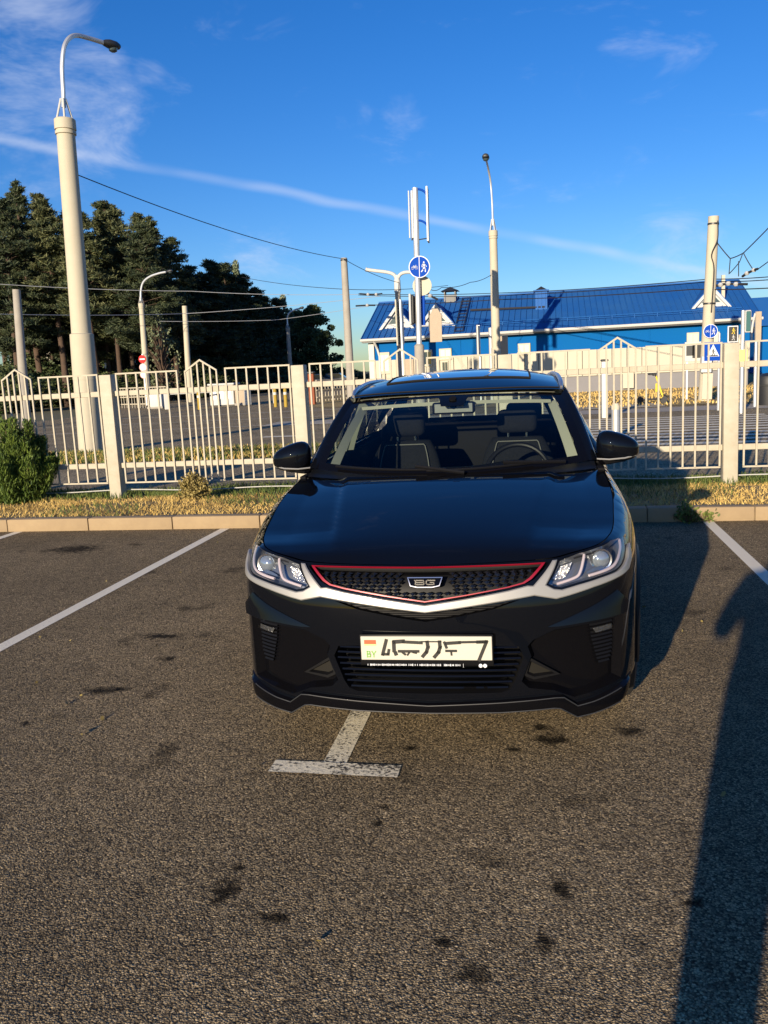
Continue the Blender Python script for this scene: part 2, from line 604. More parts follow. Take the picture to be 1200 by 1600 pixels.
MT = dict(
    lot=asphalt_mat('lot_asphalt', (0.115, 0.088, 0.056), (0.37, 0.285, 0.17), (0.47, 0.345, 0.185), 138.0, 0.0052, True, 1.0),
    road=asphalt_mat('road_asphalt', (0.17, 0.14, 0.092), (0.46, 0.365, 0.225), (0.50, 0.385, 0.225), 60.0, 0.006, False, 0.5),
    line=paint_mat('line_paint', (0.86, 0.77, 0.58), 0.93),
    worn=paint_mat('worn_line_paint', (0.86, 0.77, 0.57), 0.76, 60),
    kerb=mat('kerb_concrete', (0.32, 0.235, 0.135), 0.85, noise=(7, 0.55, (0.24, 0.17, 0.10)), bump=(120, 0.5, 0.004)),
    fence=mat('fence_paint', (0.445, 0.41, 0.325), 0.55, spec=0.2, noise=(9, 0.7, (0.36, 0.30, 0.215)), bump=(40, 0.15, 0.002)),
    pole=mat('pole_paint', (0.47, 0.43, 0.335), 0.7, spec=0.15, noise=(2.5, 0.5, (0.41, 0.365, 0.275)), bump=(25, 0.2, 0.004)),
    concrete=mat('pole_concrete', (0.33, 0.305, 0.265), 0.85, noise=(3, 0.6, (0.23, 0.21, 0.18)), bump=(30, 0.3, 0.006)),
    galv=mat('galvanised_steel', (0.62, 0.64, 0.66), 0.4, 0.6, noise=(8, 0.4, (0.45, 0.47, 0.5))),
    dark=mat('dark_plastic', (0.016, 0.017, 0.02), 0.55),
    darkmetal=mat('dark_metal', (0.05, 0.052, 0.055), 0.45, 0.5),
    white=mat('white_paint', (0.50, 0.50, 0.48), 0.6, spec=0.2, noise=(4, 0.25, (0.48, 0.47, 0.44))),
    cream=mat('cream_panel', (0.50, 0.465, 0.37), 0.75, spec=0.1, noise=(1.5, 0.4, (0.45, 0.41, 0.32))),
    signblue=mat('sign_blue', (0.004, 0.055, 0.36), 0.7, spec=0.1),
    signwhite=mat('sign_white', (0.66, 0.68, 0.72), 0.7, spec=0.1),
    signred=mat('sign_red', (0.50, 0.03, 0.03), 0.7, spec=0.1),
    signback=mat('sign_back_tan', (0.40, 0.33, 0.25), 0.7, spec=0.1, noise=(6, 0.4, (0.32, 0.26, 0.19))),
    signgrey=mat('sign_back_grey', (0.50, 0.50, 0.49), 0.5, 0.2),
    bwall=mat('blue_wall_cladding', (0.004, 0.098, 0.33), 0.85, spec=0.05, noise=(0.8, 0.4, (0.006, 0.112, 0.31))),
    broof=mat('blue_roof_metal', (0.012, 0.094, 0.33), 0.6, 0.0, spec=0.2, noise=(0.5, 0.7, (0.032, 0.125, 0.31))),
    plinth=mat('grey_plinth', (0.20, 0.195, 0.205), 0.85, noise=(2, 0.4, (0.15, 0.15, 0.16))),
    pane=mat('window_pane', (0.04, 0.06, 0.07), 0.08, spec=0.8),
    yellow=mat('yellow_paint', (0.75, 0.55, 0.03), 0.5),
    ochre=mat('faded_yellow_paint', (0.36, 0.25, 0.04), 0.7, spec=0.1, noise=(9, 0.5, (0.25, 0.19, 0.08))),
    orange=mat('rust_paint', (0.26, 0.085, 0.045), 0.7, spec=0.1),
    cable=mat('cable_rubber', (0.018, 0.018, 0.02), 0.6),
    soil=mat('verge_soil', (0.24, 0.165, 0.075), 0.95, noise=(3.5, 0.8, (0.15, 0.14, 0.045)), bump=(30, 0.8, 0.03)),
    field=mat('ground_soil', (0.13, 0.11, 0.06), 0.95, noise=(0.4, 0.8, (0.08, 0.10, 0.035)), bump=(8, 0.6, 0.05)),
    lawn=mat('dry_lawn', (0.36, 0.245, 0.095), 0.95, noise=(0.9, 0.8, (0.17, 0.15, 0.05)), bump=(25, 0.7, 0.03)),
    drygrass=leaf_mat('dry_grass', (0.36, 0.235, 0.075), (0.68, 0.48, 0.16), 1.3),
    greengrass=leaf_mat('green_grass', (0.05, 0.085, 0.02), (0.14, 0.17, 0.04), 1.3),
    needle=leaf_mat('pine_needles', (0.022, 0.044, 0.024), (0.135, 0.140, 0.060), 0.7),
    needle2=leaf_mat('dark_pine_needles', (0.015, 0.030, 0.019), (0.075, 0.090, 0.042), 0.7),
    leafg=leaf_mat('broad_leaves', (0.022, 0.045, 0.018), (0.10, 0.12, 0.045), 0.6),
    leafpale=leaf_mat('pale_leaves', (0.07, 0.10, 0.06), (0.20, 0.22, 0.12), 0.6),
    juniper=leaf_mat('juniper_sprays', (0.028, 0.060, 0.012), (0.12, 0.17, 0.025), 5.0),
    drybush=leaf_mat('dry_bush_leaves', (0.13, 0.10, 0.035), (0.33, 0.26, 0.09), 9.0),
    bark=mat('pine_bark', (0.085, 0.052, 0.034), 0.9, noise=(3, 0.7, (0.045, 0.034, 0.027)), bump=(8, 0.8, 0.05)),
    twig=mat('shrub_wood', (0.10, 0.065, 0.04), 0.9),
)
# ------------------------------------------------------------------ the ground
def sheet(name, poly, z, m, kind='structure', z2=None):
    b = MB()
    b.add([(x, y, z if z2 is None else z2(x, y)) for x, y in poly], [tuple(range(len(poly)))])
    o = b.build(name, m, fixn=False)
    if o.data.polygons[0].normal.z < 0:
        o.data.flip_normals()
    return tag(o, kind=kind)
KERB_Y = 8.60
sheet('ground', [(-1500, -1500), (1500, -1500), (1500, 1500), (-1500, 1500)], -0.03, MT['field'])
sheet('parking_lot', [(-40, -40), (40, -40), (40, KERB_Y + 0.05), (-40, KERB_Y + 0.05)], 0.0, MT['lot'])
sheet('road', [(-24, 11.7), (40, 11.7), (60, 80), (-26, 82), (-31, 62), (-23.2, 39), (-24, 33)], -0.015, MT['road'])
sheet('pavement', [(-16, 11.75), (14, 11.75), (14, 15.6), (-16, 15.6)], -0.008, asphalt_mat('path_asphalt', (0.18, 0.148, 0.098), (0.48, 0.385, 0.24), (0.52, 0.405, 0.24), 55.0, 0.006, False, 0.5))
sheet('far_pavement', [(-9, 26.6), (34, 25.4), (34, 27.6), (-9, 28.8)], -0.005, mat('paving_concrete', (0.36, 0.32, 0.26), 0.9, noise=(2, 0.5, (0.26, 0.23, 0.19)), bump=(40, 0.4, 0.004)))
sheet('lawn', [(-12, 41), (-3, 34), (2.2, 29.4), (34, 28.2), (40, 60), (-16, 62)], 0.0, MT['lawn'])

# each parking bay line is a sheet of paint; a T closes the end of the bay
def bay_line(X, y0, y1, m, w=0.10):
    n = 24
    b = MB()
    for i in range(n):
        a, c = y0 + (y1 - y0) * i / n, y0 + (y1 - y0) * (i + 1) / n
        b.add([(X - w / 2, a, 0.0022), (X + w / 2, a, 0.0022), (X + w / 2, c, 0.0022), (X - w / 2, c, 0.0022)], [(0, 1, 2, 3)])
    return tag(b.build('parking_line', m, fixn=False), kind='structure')
def t_bar(xa, xb, y, m, dy=0.0, w=0.105):
    b = MB()
    n = 14
    for i in range(n):
        p, q = i / n, (i + 1) / n
        x0, x1 = xa + (xb - xa) * p, xa + (xb - xa) * q
        ya, yb = y + dy * p, y + dy * q
        b.add([(x0, ya - w / 2, 0.0042), (x1, yb - w / 2, 0.0042), (x1, yb + w / 2, 0.0042), (x0, ya + w / 2, 0.0042)], [(0, 1, 2, 3)])
    return tag(b.build('parking_line_end', m, fixn=False), kind='structure')
for X, m in ((-5.83, MT['line']), (-3.37, MT['line']), (1.585, MT['line']), (4.05, MT['line'])):
    bay_line(X, 3.2, KERB_Y - 0.02, m)
    t_bar(X - 0.26, X + 0.26, 3.2, m)
bay_line(-0.87, 3.18, KERB_Y - 0.02, MT['worn'])
ta, tb = ground_pt(425, 1197.5), ground_pt(624, 1206.5)
t_bar(ta[0], tb[0], ta[1], MT['worn'], tb[1] - ta[1])

# kerb, stone by stone
kerb = MB()
kerb.box((0, KERB_Y + 0.075, 0.02), (44, 0.10, 0.12))
kerb = tag(kerb.build('kerb', MT['kerb']), kind='structure')
jx = ground_pt(272, 826)[0]
stone = MB().rbox((0, 0, 0), (0.994, 0.150, 0.155), 0.012, 2)
me0 = stone.build('kerb_stone', MT['kerb'], kerb, smooth=True)
k0 = True
for i in range(-9, 14):
    o = me0 if k0 else me0.copy()
    if not k0:
        C.objects.link(o)
        o.parent = kerb
    k0 = False
    o.location = (jx + i + 0.5, KERB_Y + 0.075 + random.uniform(-.004, .004), 0.060 + random.uniform(-.004, .004))
    o.rotation_euler = (random.uniform(-.006, .006), random.uniform(-.004, .004), random.uniform(-.004, .004))

# verge between kerb and fence, and the strip beyond the path
def vz(x, y):
    return 0.115 + 0.025 * math.sin(x * 1.7 + y) * math.sin(y * 2.1) - 0.09 * max(0.0, (y - 9.6) / 2.1)
vb = MB()
vb.grid(lambda a, c: (-14 + 26 * a, KERB_Y + 0.15 + 3.0 * c, vz(-14 + 26 * a, KERB_Y + 0.15 + 3.0 * c)), 80, 14)
tag(vb.build('verge', MT['soil'], smooth=True), kind='structure')
vb = MB()
vb.grid(lambda a, c: (-15 + 13.2 * a, 15.7 + 2.6 * c, 0.03 + 0.02 * math.sin(9 * a * 3) * math.sin(3.1 * c)), 30, 6)
tag(vb.build('far_verge', MT['soil'], smooth=True), kind='structure')

def grass(name, label, m, n, xr, yr, hz, hmin, hmax, wid, density=None, lean=0.5):
    x = rng.uniform(*xr, n)
    y = rng.uniform(*yr, n)
    if density is not None:
        keep = rng.uniform(0, 1, n) < density(x, y)
        x, y = x[keep], y[keep]
        n = len(x)
    z = np.array([hz(a, b_) for a, b_ in zip(x, y)])
    h = rng.uniform(hmin, hmax, n)
    a = rng.uniform(0, 2 * math.pi, n)
    la = rng.uniform(0, 2 * math.pi, n)
    ll = rng.uniform(0.1, lean, n) * h
    w = wid * rng.uniform(0.6, 1.4, n)
    base = np.stack([x, y, z - 0.005], 1)
    dx = np.stack([np.cos(a) * w, np.sin(a) * w, np.zeros(n)], 1)
    tip = base + np.stack([np.cos(la) * ll, np.sin(la) * ll, h], 1)
    mid = base + np.stack([np.cos(la) * ll * 0.35, np.sin(la) * ll * 0.35, h * 0.6], 1)
    V = np.stack([base - dx, base + dx, mid + dx * 0.7, mid - dx * 0.7, tip], 1).reshape(-1, 3)
    i = np.arange(n) * 5
    me = bpy.data.meshes.new(name)
    F = []
    for k in i:
        F.append((k, k + 1, k + 2, k + 3))
        F.append((k + 3, k + 2, k + 4))
    me.from_pydata(V.tolist(), [], F)
    me.materials.append(m)
    o = bpy.data.objects.new(name, me)
    C.objects.link(o)
    return tag(o, label, 'grass', kind='stuff')
def patchy(x, y):
    return np.clip(0.05 + 1.1 * (0.5 + 0.5 * np.sin(x * 2.3 + 1.3 * np.sin(y * 2.9)) * np.sin(y * 3.7 + x)), 0, 1)
grass('dry_grass', 'straw coloured dry grass on the strip between kerb and fence', MT['drygrass'], 46000, (-10.5, 6.0), (KERB_Y + 0.17, 10.5), vz, 0.015, 0.065, 0.0042, patchy, 2.0)
grass('green_grass', 'short green grass along the foot of the white fence', MT['greengrass'], 22000, (-10.5, 6.5), (10.25, 11.6), vz, 0.03, 0.12, 0.005, lambda x, y: np.clip(0.25 + (y - 10.2) * 1.6, 0, 1), 0.8)
grass('weedy_grass', 'sparse green tufts among the dry grass by the kerb', MT['greengrass'], 11000, (-10.5, 6.0), (KERB_Y + 0.17, 10.5), vz, 0.02, 0.09, 0.004, lambda x, y: (np.sin(x * 1.9 + 2) * np.sin(y * 2.3 + x * .7) > 0.35) * 1.0, 0.9)
grass('road_strip_grass', 'yellow green grass on the strip beside the road', MT['greengrass'], 9000, (-14.9, -1.9), (15.75, 18.25), lambda x, y: 0.03, 0.05, 0.14, 0.011, None, 0.8)
grass('road_strip_straw', 'straw blades mixed into the strip beside the road', MT['drygrass'], 7000, (-14.9, -1.9), (15.75, 18.25), lambda x, y: 0.03, 0.05, 0.12, 0.011, None, 0.9)
grass('lawn_straw', 'dry brown grass on the lawn before the blue building', MT['drygrass'], 3500, (1.0, 13.0), (29.6, 44.0), lambda x, y: 0.0, 0.05, 0.13, 0.02, None, 0.9)

# zebra crossing and road lines
def paint_rect(name, x0, x1, y0, y1, m, skew=0.0, z=-0.003):
    b = MB()
    n = 6
    for i in range(n):
        p, q = i / n, (i + 1) / n
        a, c = x0 + (x1 - x0) * p, x0 + (x1 - x0) * q
        b.add([(a, y0 + skew * p, z), (c, y0 + skew * q, z), (c, y1 + skew * q, z), (a, y1 + skew * p, z)], [(0, 1, 2, 3)])
    return tag(b.build(name, m, fixn=False), kind='structure')
road_paint = paint_mat('road_paint', (0.72, 0.64, 0.47), 0.93, 30)
for i in range(12):
    paint_rect('zebra_stripe', -1.6, 5.4 + 0.03 * i, 15.75 + i * 0.72, 15.75 + i * 0.72 + 0.36, road_paint, -0.25)
for i in range(3):
    paint_rect('zebra_stripe', -1.0, 4.0, 29.0 + i * 0.9, 29.4 + i * 0.9, road_paint, 0, 0.004)
paint_rect('road_line', -20, -2.5, 26.2, 26.34, road_paint, 1.0)
paint_rect('road_line', -20, -2.5, 30.6, 30.74, road_paint, 1.2)
paint_rect('road_line', -21, -5, 35.6, 35.8, road_paint, 1.4)
paint_rect('road_line', -7.3, -6.3, 21.6, 22.0, road_paint)

# ------------------------------------------------------------------ the white fence
FY = 10.60
POSTS = [-8.27, -5.64, -3.00, -0.40, 2.19, 4.80]
fence = thing('fence', 'long cream white metal fence with gabled picket frames behind the parking bay', 'fence', (0, FY, 0))
pb = MB().rbox((0, 0, 0.84), (0.165, 0.165, 1.76), 0.008, 2)
post0 = pb.build('post', MT['fence'], fence, smooth=True)
for i, X in enumerate(POSTS):
    o = post0 if i == 0 else post0.copy()
    if i:
        C.objects.link(o)
        o.parent = fence
    o.location = (X, 0, 0)
    o.rotation_euler = (random.uniform(-.006, .006), random.uniform(-.008, .008), 0)
def inst(proto, loc, parent, first):
    if first:
        proto.location = loc
        return proto
    o = proto.copy()
    C.objects.link(o)
    o.parent = parent
    o.location = loc
    return o
PK = 0.020      # square picket
pk_r = MB().box((0, 0, 0), (PK, PK, 1.715 - 0.285)).build('picket', MT['fence'], fence)
first_r = True
gable_me = {}
for i in range(len(POSTS) - 1):
    xa, xb = POSTS[i], POSTS[i + 1]
    L = xb - xa
    s = L / 2.62
    for z in (1.470, 0.512):
        MB().rbox((0, 0, 0), (L - 0.169, 0.05, 0.07), 0.006, 1).build('rail', MT['fence'], fence, loc=((xa + xb) / 2, 0, z))
    for (a, b_) in ((0.15, 0.995), (1.655, 2.50)):
        for k in range(7):
            x = xa + s * (a + (b_ - a) * k / 6)
            inst(pk_r, (x, -0.0365, 1.0), fence, first_r)
            first_r = False
        for z in (1.726, 0.282):
            MB().box((0, 0, 0), (s * (b_ - a) + PK, PK, PK)).build('frame_bar', MT['fence'], fence, loc=(xa + s * (a + b_) / 2, -0.0365, z))
    a, b_ = 1.11, 1.535
    for k in range(6):
        t = k / 5
        top = 1.70 + 0.135 * (1 - abs(2 * t - 1))
        MB().box((0, 0, (top + 0.285) / 2), (PK, PK, top - 0.285)).build('picket', MT['fence'], fence, loc=(xa + s * (a + (b_ - a) * t), -0.0365, 0))
    MB().box((0, 0, 0), (s * (b_ - a) + PK, PK, PK)).build('frame_bar', MT['fence'], fence, loc=(xa + s * (a + b_) / 2, -0.0365, 0.282))
    for sg in (-1, 1):
        xm = xa + s * (a + b_) / 2
        h = s * (b_ - a) / 2 + 0.008
        poly = [(xm + sg * h, 1.694), (xm + sg * h, 1.719), (xm, 1.860), (xm, 1.835)]
        MB().prism(poly, -0.0365 - PK / 2 - 0.002, -0.0365 + PK / 2 + 0.002).build('gable_bar', MT['fence'], fence)
MB().tube([(x, 0.10 + 0.01 * math.sin(x * 2), 0.155 + 0.012 * math.sin(x * 3.1)) for x in np.linspace(-8.3, 4.9, 60)], 0.007, 5).build('ground_wire', MT['white'], fence)

# ------------------------------------------------------------------ poles and lamps
def lamp_post(name, label, base, h, r0, r1, sleeve_h, arm_pts, head_dir, head_s=1.0, group=None, m='pole', rb=None, armr=0.055):
    t = thing(name, label, 'lamp post', base, 0, group)
    prof = [(r0, -0.1), (r1 + (r0 - r1) * 0.35, h * 0.55), (r1, h - 0.30), (r1, h - 0.30)]
    MB().lathe([(r0 * 0.98, sleeve_h - 0.05), (r1 + (r0 - r1) * 0.45, h * 0.6), (r1, h - 0.34)], 28).build('shaft', MT[m], t, True)
    if rb:
        MB().lathe([(rb, -0.1), (rb, sleeve_h * 0.62), (rb * 1.02, sleeve_h * 0.62 + 0.005), (rb * 0.985, sleeve_h), (r0, sleeve_h + 0.02)], 28).build('base_sleeve', MT[m], t, True)
    else:
        MB().lathe([(r0 * 1.02, -0.1), (r0, sleeve_h)], 24).build('base_sleeve', MT[m], t, True)
    MB().lathe([(r1 * 1.01, h - 0.34), (r1 * 1.14, h - 0.33), (r1 * 1.14, h - 0.27), (r1 * 1.04, h - 0.265), (r1 * 1.04, h - 0.235), (r1 * 1.18, h - 0.23), (r1 * 1.16, h - 0.02), (r1 * 1.05, h), (0.01, h)], 28).build('cap', MT[m], t, True)
    for k in range(4):
        a = k * math.pi / 2 + 0.5
        MB().tube([(r1 * 0.85 * math.cos(a), r1 * 0.85 * math.sin(a), h - 0.02), (0.05 * math.cos(a), 0.05 * math.sin(a), h + 0.55 * head_s)], 0.028 * head_s, 6).build('bracket_strut', MT['white'], t, True)
    arm = MB().tube(arm_pts, armr, 10).build('arm', MT['galv'], t, True)
    e = np.array(arm_pts[-1])
    hd = np.array(head_dir) / np.linalg.norm(head_dir)
    s = head_s
    lum = MB()
    ln = 0.62 * s
    prof = [(-0.15, .05), (0.0, .075), (.15, .14), (.42, .19), (.75, .185), (.95, .13), (1.0, .04)]
    side = np.cross(hd, [0, 0, 1.0]); side /= np.linalg.norm(side)
    up = np.cross(side, hd)
    seg = 14
    vs = []
    for f, r in prof:
        for k in range(seg):
            a = 2 * math.pi * k / seg
            vs.append(e + hd * ln * f + r * s * (math.cos(a) * side * 0.9 + math.sin(a) * up * (0.75 if math.sin(a) > 0 else 0.55)))
    fs = []
    for i in range(len(prof) - 1):
        for k in range(seg):
            k2 = (k + 1) % seg
            fs.append((i * seg + k, i * seg + k2, (i + 1) * seg + k2, (i + 1) * seg + k))
    fs += [tuple(reversed(range(seg))), tuple((len(prof) - 1) * seg + k for k in range(seg))]
    lum.add(vs, fs)
    lu = lum.build('luminaire', MT['darkmetal'], t, True)
    c = e + hd * ln * 0.6 - up * 0.10 * s
    bm = MB()
    bm.lathe([(0.135 * s, 0.02), (0.12 * s, -0.05 * s), (0.06 * s, -0.085 * s), (0.01, -0.09 * s)], 16, c=tuple(c))
    bm.build('diffuser', MT['pane'], lu, True)
    return t
def arc(p0, p1, p2, n=14):
    p0, p1, p2 = (np.array(p, float) for p in (p0, p1, p2))
    return [tuple((1 - t) ** 2 * p0 + 2 * t * (1 - t) * p1 + t * t * p2) for t in np.linspace(0, 1, n)]
def spline(P, n=8):
    P = [np.array(p, float) for p in P]
    out = []
    for i in range(len(P) - 1):
        a, b_, c, d = P[max(i - 1, 0)], P[i], P[i + 1], P[min(i + 2, len(P) - 1)]
        for t in np.linspace(0, 1, n, endpoint=False):
            out.append(tuple(0.5 * ((2 * b_) + (c - a) * t + (2 * a - 5 * b_ + 4 * c - d) * t * t + (3 * b_ - a - 3 * c + d) * t ** 3)))
    out.append(tuple(P[-1]))
    return out

# the big post just beyond the fence
B0 = ground_pt(142, 707)
topz = at(100, 186, B0[1])[2]
a1 = [at(px, py, B0[1] + dy) - B0 for px, py, dy in ((97, 168, 0), (94.5, 140, 0), (92, 105, 0), (94, 76, 0.05), (101, 61, .2), (112, 55.5, .45), (130, 59, .8), (154, 66, 1.2))]
a1[0][:2] = (0, 0)
dx0 = a1[1][0]
for p in a1[1:]:
    p[0] -= dx0 * 0.9
BIG = lamp_post('lamp_post', 'big cream concrete lamp post with hooked arm close behind the fence', B0, topz, 0.232, 0.200, at(135, 522, B0[1])[2], spline(a1, 5), a1[-1] - a1[-2], 0.78, rb=0.272, armr=0.05)
BIG.rotation_euler = (0, 0.029, 0)      # the posts stand a little out of plumb
# slimmer post of the same kind rising above the car roof
B1 = at(777, 612, 38.0)
B1[2] = 0
tz = at(774, 360, B1[1])[2]
a2 = [at(px, py, B1[1] + dy) - B1 for px, py, dy in ((774, 352, 0), (773, 318, 0), (770.5, 285, 0), (766.5, 262, -.4), (764, 250, -1.2))]
dx0 = a2[0][0]
for p in a2:
    p[0] -= dx0
lamp_post('lamp_post', 'cream lamp post with an arm pointing at the viewer, rising behind the black car', B1, tz, 0.195, 0.165, 2.3, spline(a2, 5), a2[-1] - a2[-2], 0.85, rb=0.21, armr=0.042)
# the far lamp before the pines
B2 = ground_pt(232, 632)
a3 = [at(px, py, B2[1]) - B2 for px, py in ((220, 470), (219.5, 455), (223, 441), (233, 432), (247, 426.5), (258, 424))]
dx0 = a3[0][0]
for p in a3:
    p[0] -= dx0
L224 = lamp_post('lamp_post', 'distant lamp post with a curved arm and round signs in front of the pines', B2, at(220, 474, B2[1])[2], 0.22, 0.17, 1.5, spline(a3, 4), a3[-1] - a3[-2], 0.8, armr=0.07)
L224.rotation_euler = (0, 0.022, 0)
B3 = ground_pt(456, 611)
a4 = [at(px, py, B3[1]) - B3 for px, py in ((452, 508), (451.5, 497), (455, 489), (463, 484), (470, 482))]
dx0 = a4[0][0]
for p in a4:
    p[0] -= dx0
lamp_post('lamp_post', 'small far lamp post in front of the last tree of the wood', B3, at(452, 512, B3[1])[2], 0.22, 0.18, 1.5, spline(a4, 4), a4[-1] - a4[-2], 0.8, m='concrete', armr=0.075)
# the double armed lamp by the blue building
D4 = 41.0
B4 = at(628, 605, D4); B4[2] = 0
t4 = thing('lamp_post', 'white lamp post with two arms left of the blue round sign', 'lamp post', B4)
zt = at(624, 455, D4)[2]
MB().lathe([(0.17, -.1), (0.13, zt)], 16).build('shaft', MT['concrete'], t4, True)
MB().lathe([(0.15, zt - 0.05), (0.16, zt), (0.15, zt + 0.5), (0.06, zt + 0.75)], 16).build('cap', MT['white'], t4, True)
for pts in (((623, 440), (619, 430), (609, 425.5), (590, 423), (574, 421)), ((623.5, 440), (627, 430), (635, 425.5), (648, 425))):
    q = [at(px, py, D4) - B4 for px, py in pts]
    dxx = q[0][0]
    for p in q:
        p[0] -= dxx
    MB().tube(spline(q, 4), [0.08] * (len(spline(q, 4)) - 1) + [0.11], 8).build('arm', MT['white'], t4, True)

def plain_pole(label, base, top_px, Y, r0, r1, m='concrete', bands=()):
    zt = at(*top_px, Y)[2]
    t = thing('concrete_pole', label, 'pole', base)
    MB().lathe([(r0, -0.1), (r1, zt), (0.01, zt + 0.01)], 20).build('shaft', MT[m], t, True)
    for z in bands:
        r = r0 + (r1 - r0) * z / zt + 0.012
        MB().lathe([(r, z - 0.03), (r, z + 0.03)], 20, caps=True).build('steel_band', MT['darkmetal'], t, True)
    return t, zt
g = ground_pt(42, 668)
plain_pole('tan concrete pole at the left edge before the pines', g, (28, 452), g[1], 0.19, 0.15)[0].rotation_euler = (0, 0.045, 0)
g = ground_pt(297, 628)
plain_pole('pale concrete pole before the dark middle of the wood', g, (288, 478), g[1], 0.22, 0.18, 'pole')[0].rotation_euler = (0, 0.03, 0)
P542 = at(548, 600, 36.0); P542[2] = 0
_, z542 = plain_pole('weathered grey concrete pole left of the blue building', P542, (539, 403), 36.0, 0.19, 0.135, bands=(6.2,))
PR = ground_pt(1101, 626)
tR, zR = plain_pole('tall cream pole carrying wires and a round blue sign before the blue building', PR, (1114, 338), PR[1], 0.22, 0.175, 'pole', bands=(3.3, at(1114, 350, PR[1])[2]))
def box_on(t, name, m, c, s, bev=0.01):
    return MB().rbox(c, s, bev, 1).build(name, MT[m], t, True)
tR.rotation_euler = (0, 0.034, 0)
box_on(tR, 'junction_box', 'signgrey', (-0.06, -0.30, 1.25), (0.34, 0.16, 0.55))
box_on(tR, 'cable_guard', 'cream', (0.02, -0.245, 0.5), (0.34, 0.06, 0.9))
MB().tube(spline([(0.1, -0.2, 6.0), (0.12, -0.24, 5.4), (-0.05, -0.24, 4.9), (0.05, -0.24, 4.4), (0.03, -0.24, 3.0)], 5), 0.02, 6).build('cable_loop', MT['cable'], tR, True)

# ------------------------------------------------------------------ signs
def disc(r, y0, y1, seg=40):
    return [(r * math.cos(2 * math.pi * k / seg), r * math.sin(2 * math.pi * k / seg)) for k in range(seg)]
def bike_strokes(b, cx, cz, s, y0, y1):
    for wx in (-0.5, 0.5):
        pts = [(cx + s * (wx + 0.33 * math.cos(a)), cz + s * (-0.2 + 0.33 * math.sin(a))) for a in np.linspace(0, 2 * math.pi, 13)]
        b.stroke(pts, 0.09 * s, y0, y1)
    b.stroke([(cx - .5 * s, cz - .2 * s), (cx - .2 * s, cz + .2 * s), (cx + .3 * s, cz + .22 * s), (cx, cz - .2 * s), (cx - .2 * s, cz + .2 * s)], 0.09 * s, y0, y1)
    b.stroke([(cx + .5 * s, cz - .2 * s), (cx + .27 * s, cz + .42 * s), (cx + .45 * s, cz + .45 * s)], 0.09 * s, y0, y1)
    b.stroke([(cx - .3 * s, cz + .32 * s), (cx - .1 * s, cz + .32 * s)], 0.09 * s, y0, y1)
def walker(b, cx, cz, s, y0, y1, flip=1):
    f = flip
    b.prism([(cx + f * 0.02 * s + .13 * s * math.cos(2 * math.pi * k / 10), cz + .78 * s + .13 * s * math.sin(2 * math.pi * k / 10)) for k in range(10)], y0, y1)
    b.stroke([(cx, cz + .55 * s), (cx + f * .03 * s, cz + .05 * s)], 0.26 * s, y0, y1)
    b.stroke([(cx + f * .05 * s, cz - .05 * s), (cx + f * .28 * s, cz - .42 * s), (cx + f * .26 * s, cz - .85 * s)], 0.17 * s, y0, y1)
    b.stroke([(cx - f * .02 * s, cz - .05 * s), (cx - f * .12 * s, cz - .45 * s), (cx - f * .42 * s, cz - .82 * s)], 0.17 * s, y0, y1)
    b.stroke([(cx + f * .02 * s, cz + .52 * s), (cx + f * .33 * s, cz + .22 * s), (cx + f * .46 * s, cz + .02 * s)], 0.12 * s, y0, y1)
    b.stroke([(cx - f * .03 * s, cz + .52 * s), (cx - f * .30 * s, cz + .28 * s), (cx - f * .30 * s, cz - .02 * s)], 0.12 * s, y0, y1)
def path_sign(t, c, r):
    cx, cy, cz = c
    rim = MB()
    rim.prism([(cx + a, cz + b_) for a, b_ in disc(r, 0, 0)], cy, cy - 0.03)
    rm = rim.build('round_sign', MT['signwhite'], t)
    MB().prism([(cx + a, cz + b_) for a, b_ in disc(r * 0.92, 0, 0)], cy - 0.0305, cy - 0.034).build('blue_field', MT['signblue'], rm)
    w = MB()
    w.prism([(cx - .03 * r, cz - .9 * r), (cx + .03 * r, cz - .9 * r), (cx + .03 * r, cz + .9 * r), (cx - .03 * r, cz + .9 * r)], cy - 0.0345, cy - 0.038)
    bike_strokes(w, cx - 0.45 * r, cz, 0.36 * r, cy - 0.0345, cy - 0.038)
    walker(w, cx + 0.42 * r, cz, 0.52 * r, cy - 0.0345, cy - 0.038)
    w.build('pictogram', MT['signwhite'], rm)
    return rm

SY = 29.0
BS = at(656, 600, SY); BS[2] = 0
ts = thing('sign_post', 'tall grey steel post with blue path sign and edge-on panels on top', 'sign post', BS)
zt = at(645, 294, SY)[2]
ts.rotation_euler = (0, 0.014, 0)
MB().lathe([(0.17, -0.1), (0.165, 2.35), (0.09, 2.42)], 20).build('base_sleeve', MT['concrete'], ts, True)
MB().lathe([(0.095, 2.3), (0.10, zt), (0.02, zt + 0.02)], 18).build('shaft', MT['galv'], ts, True)
def loc_of(px, py, base, Y):
    return at(px, py, Y) - base
path_sign(ts, tuple(loc_of(653, 418, BS, SY) + np.array([0, -0.13, 0])), 0.355)
c = loc_of(656, 446, BS, SY)
MB().prism([(c[0] + a, c[2] + b_) for a, b_ in disc(0.32, 0, 0)], 0.105, 0.13).build('round_sign_back', MT['cream'], ts)
z0, z1 = loc_of(641, 372, BS, SY)[2], loc_of(641, 298, BS, SY)[2]
pan = MB()
pan.box((-0.17, 0.28, (z0 + z1) / 2), (0.05, 0.60, z1 - z0), 0.18)
pan.build('panel', MT['signgrey'], ts)
MB().box((-0.215, 0.0, (z0 + z1) / 2), (0.035, 0.05, z1 - z0)).build('panel_edge', MT['white'], ts)
z2, z3 = loc_of(667, 378, BS, SY)[2], loc_of(667, 293, BS, SY)[2]
MB().box((0.40, 0.0, (z2 + z3) / 2), (0.05, 0.55, z3 - z2), 0.05).build('panel', MT['signgrey'], ts)
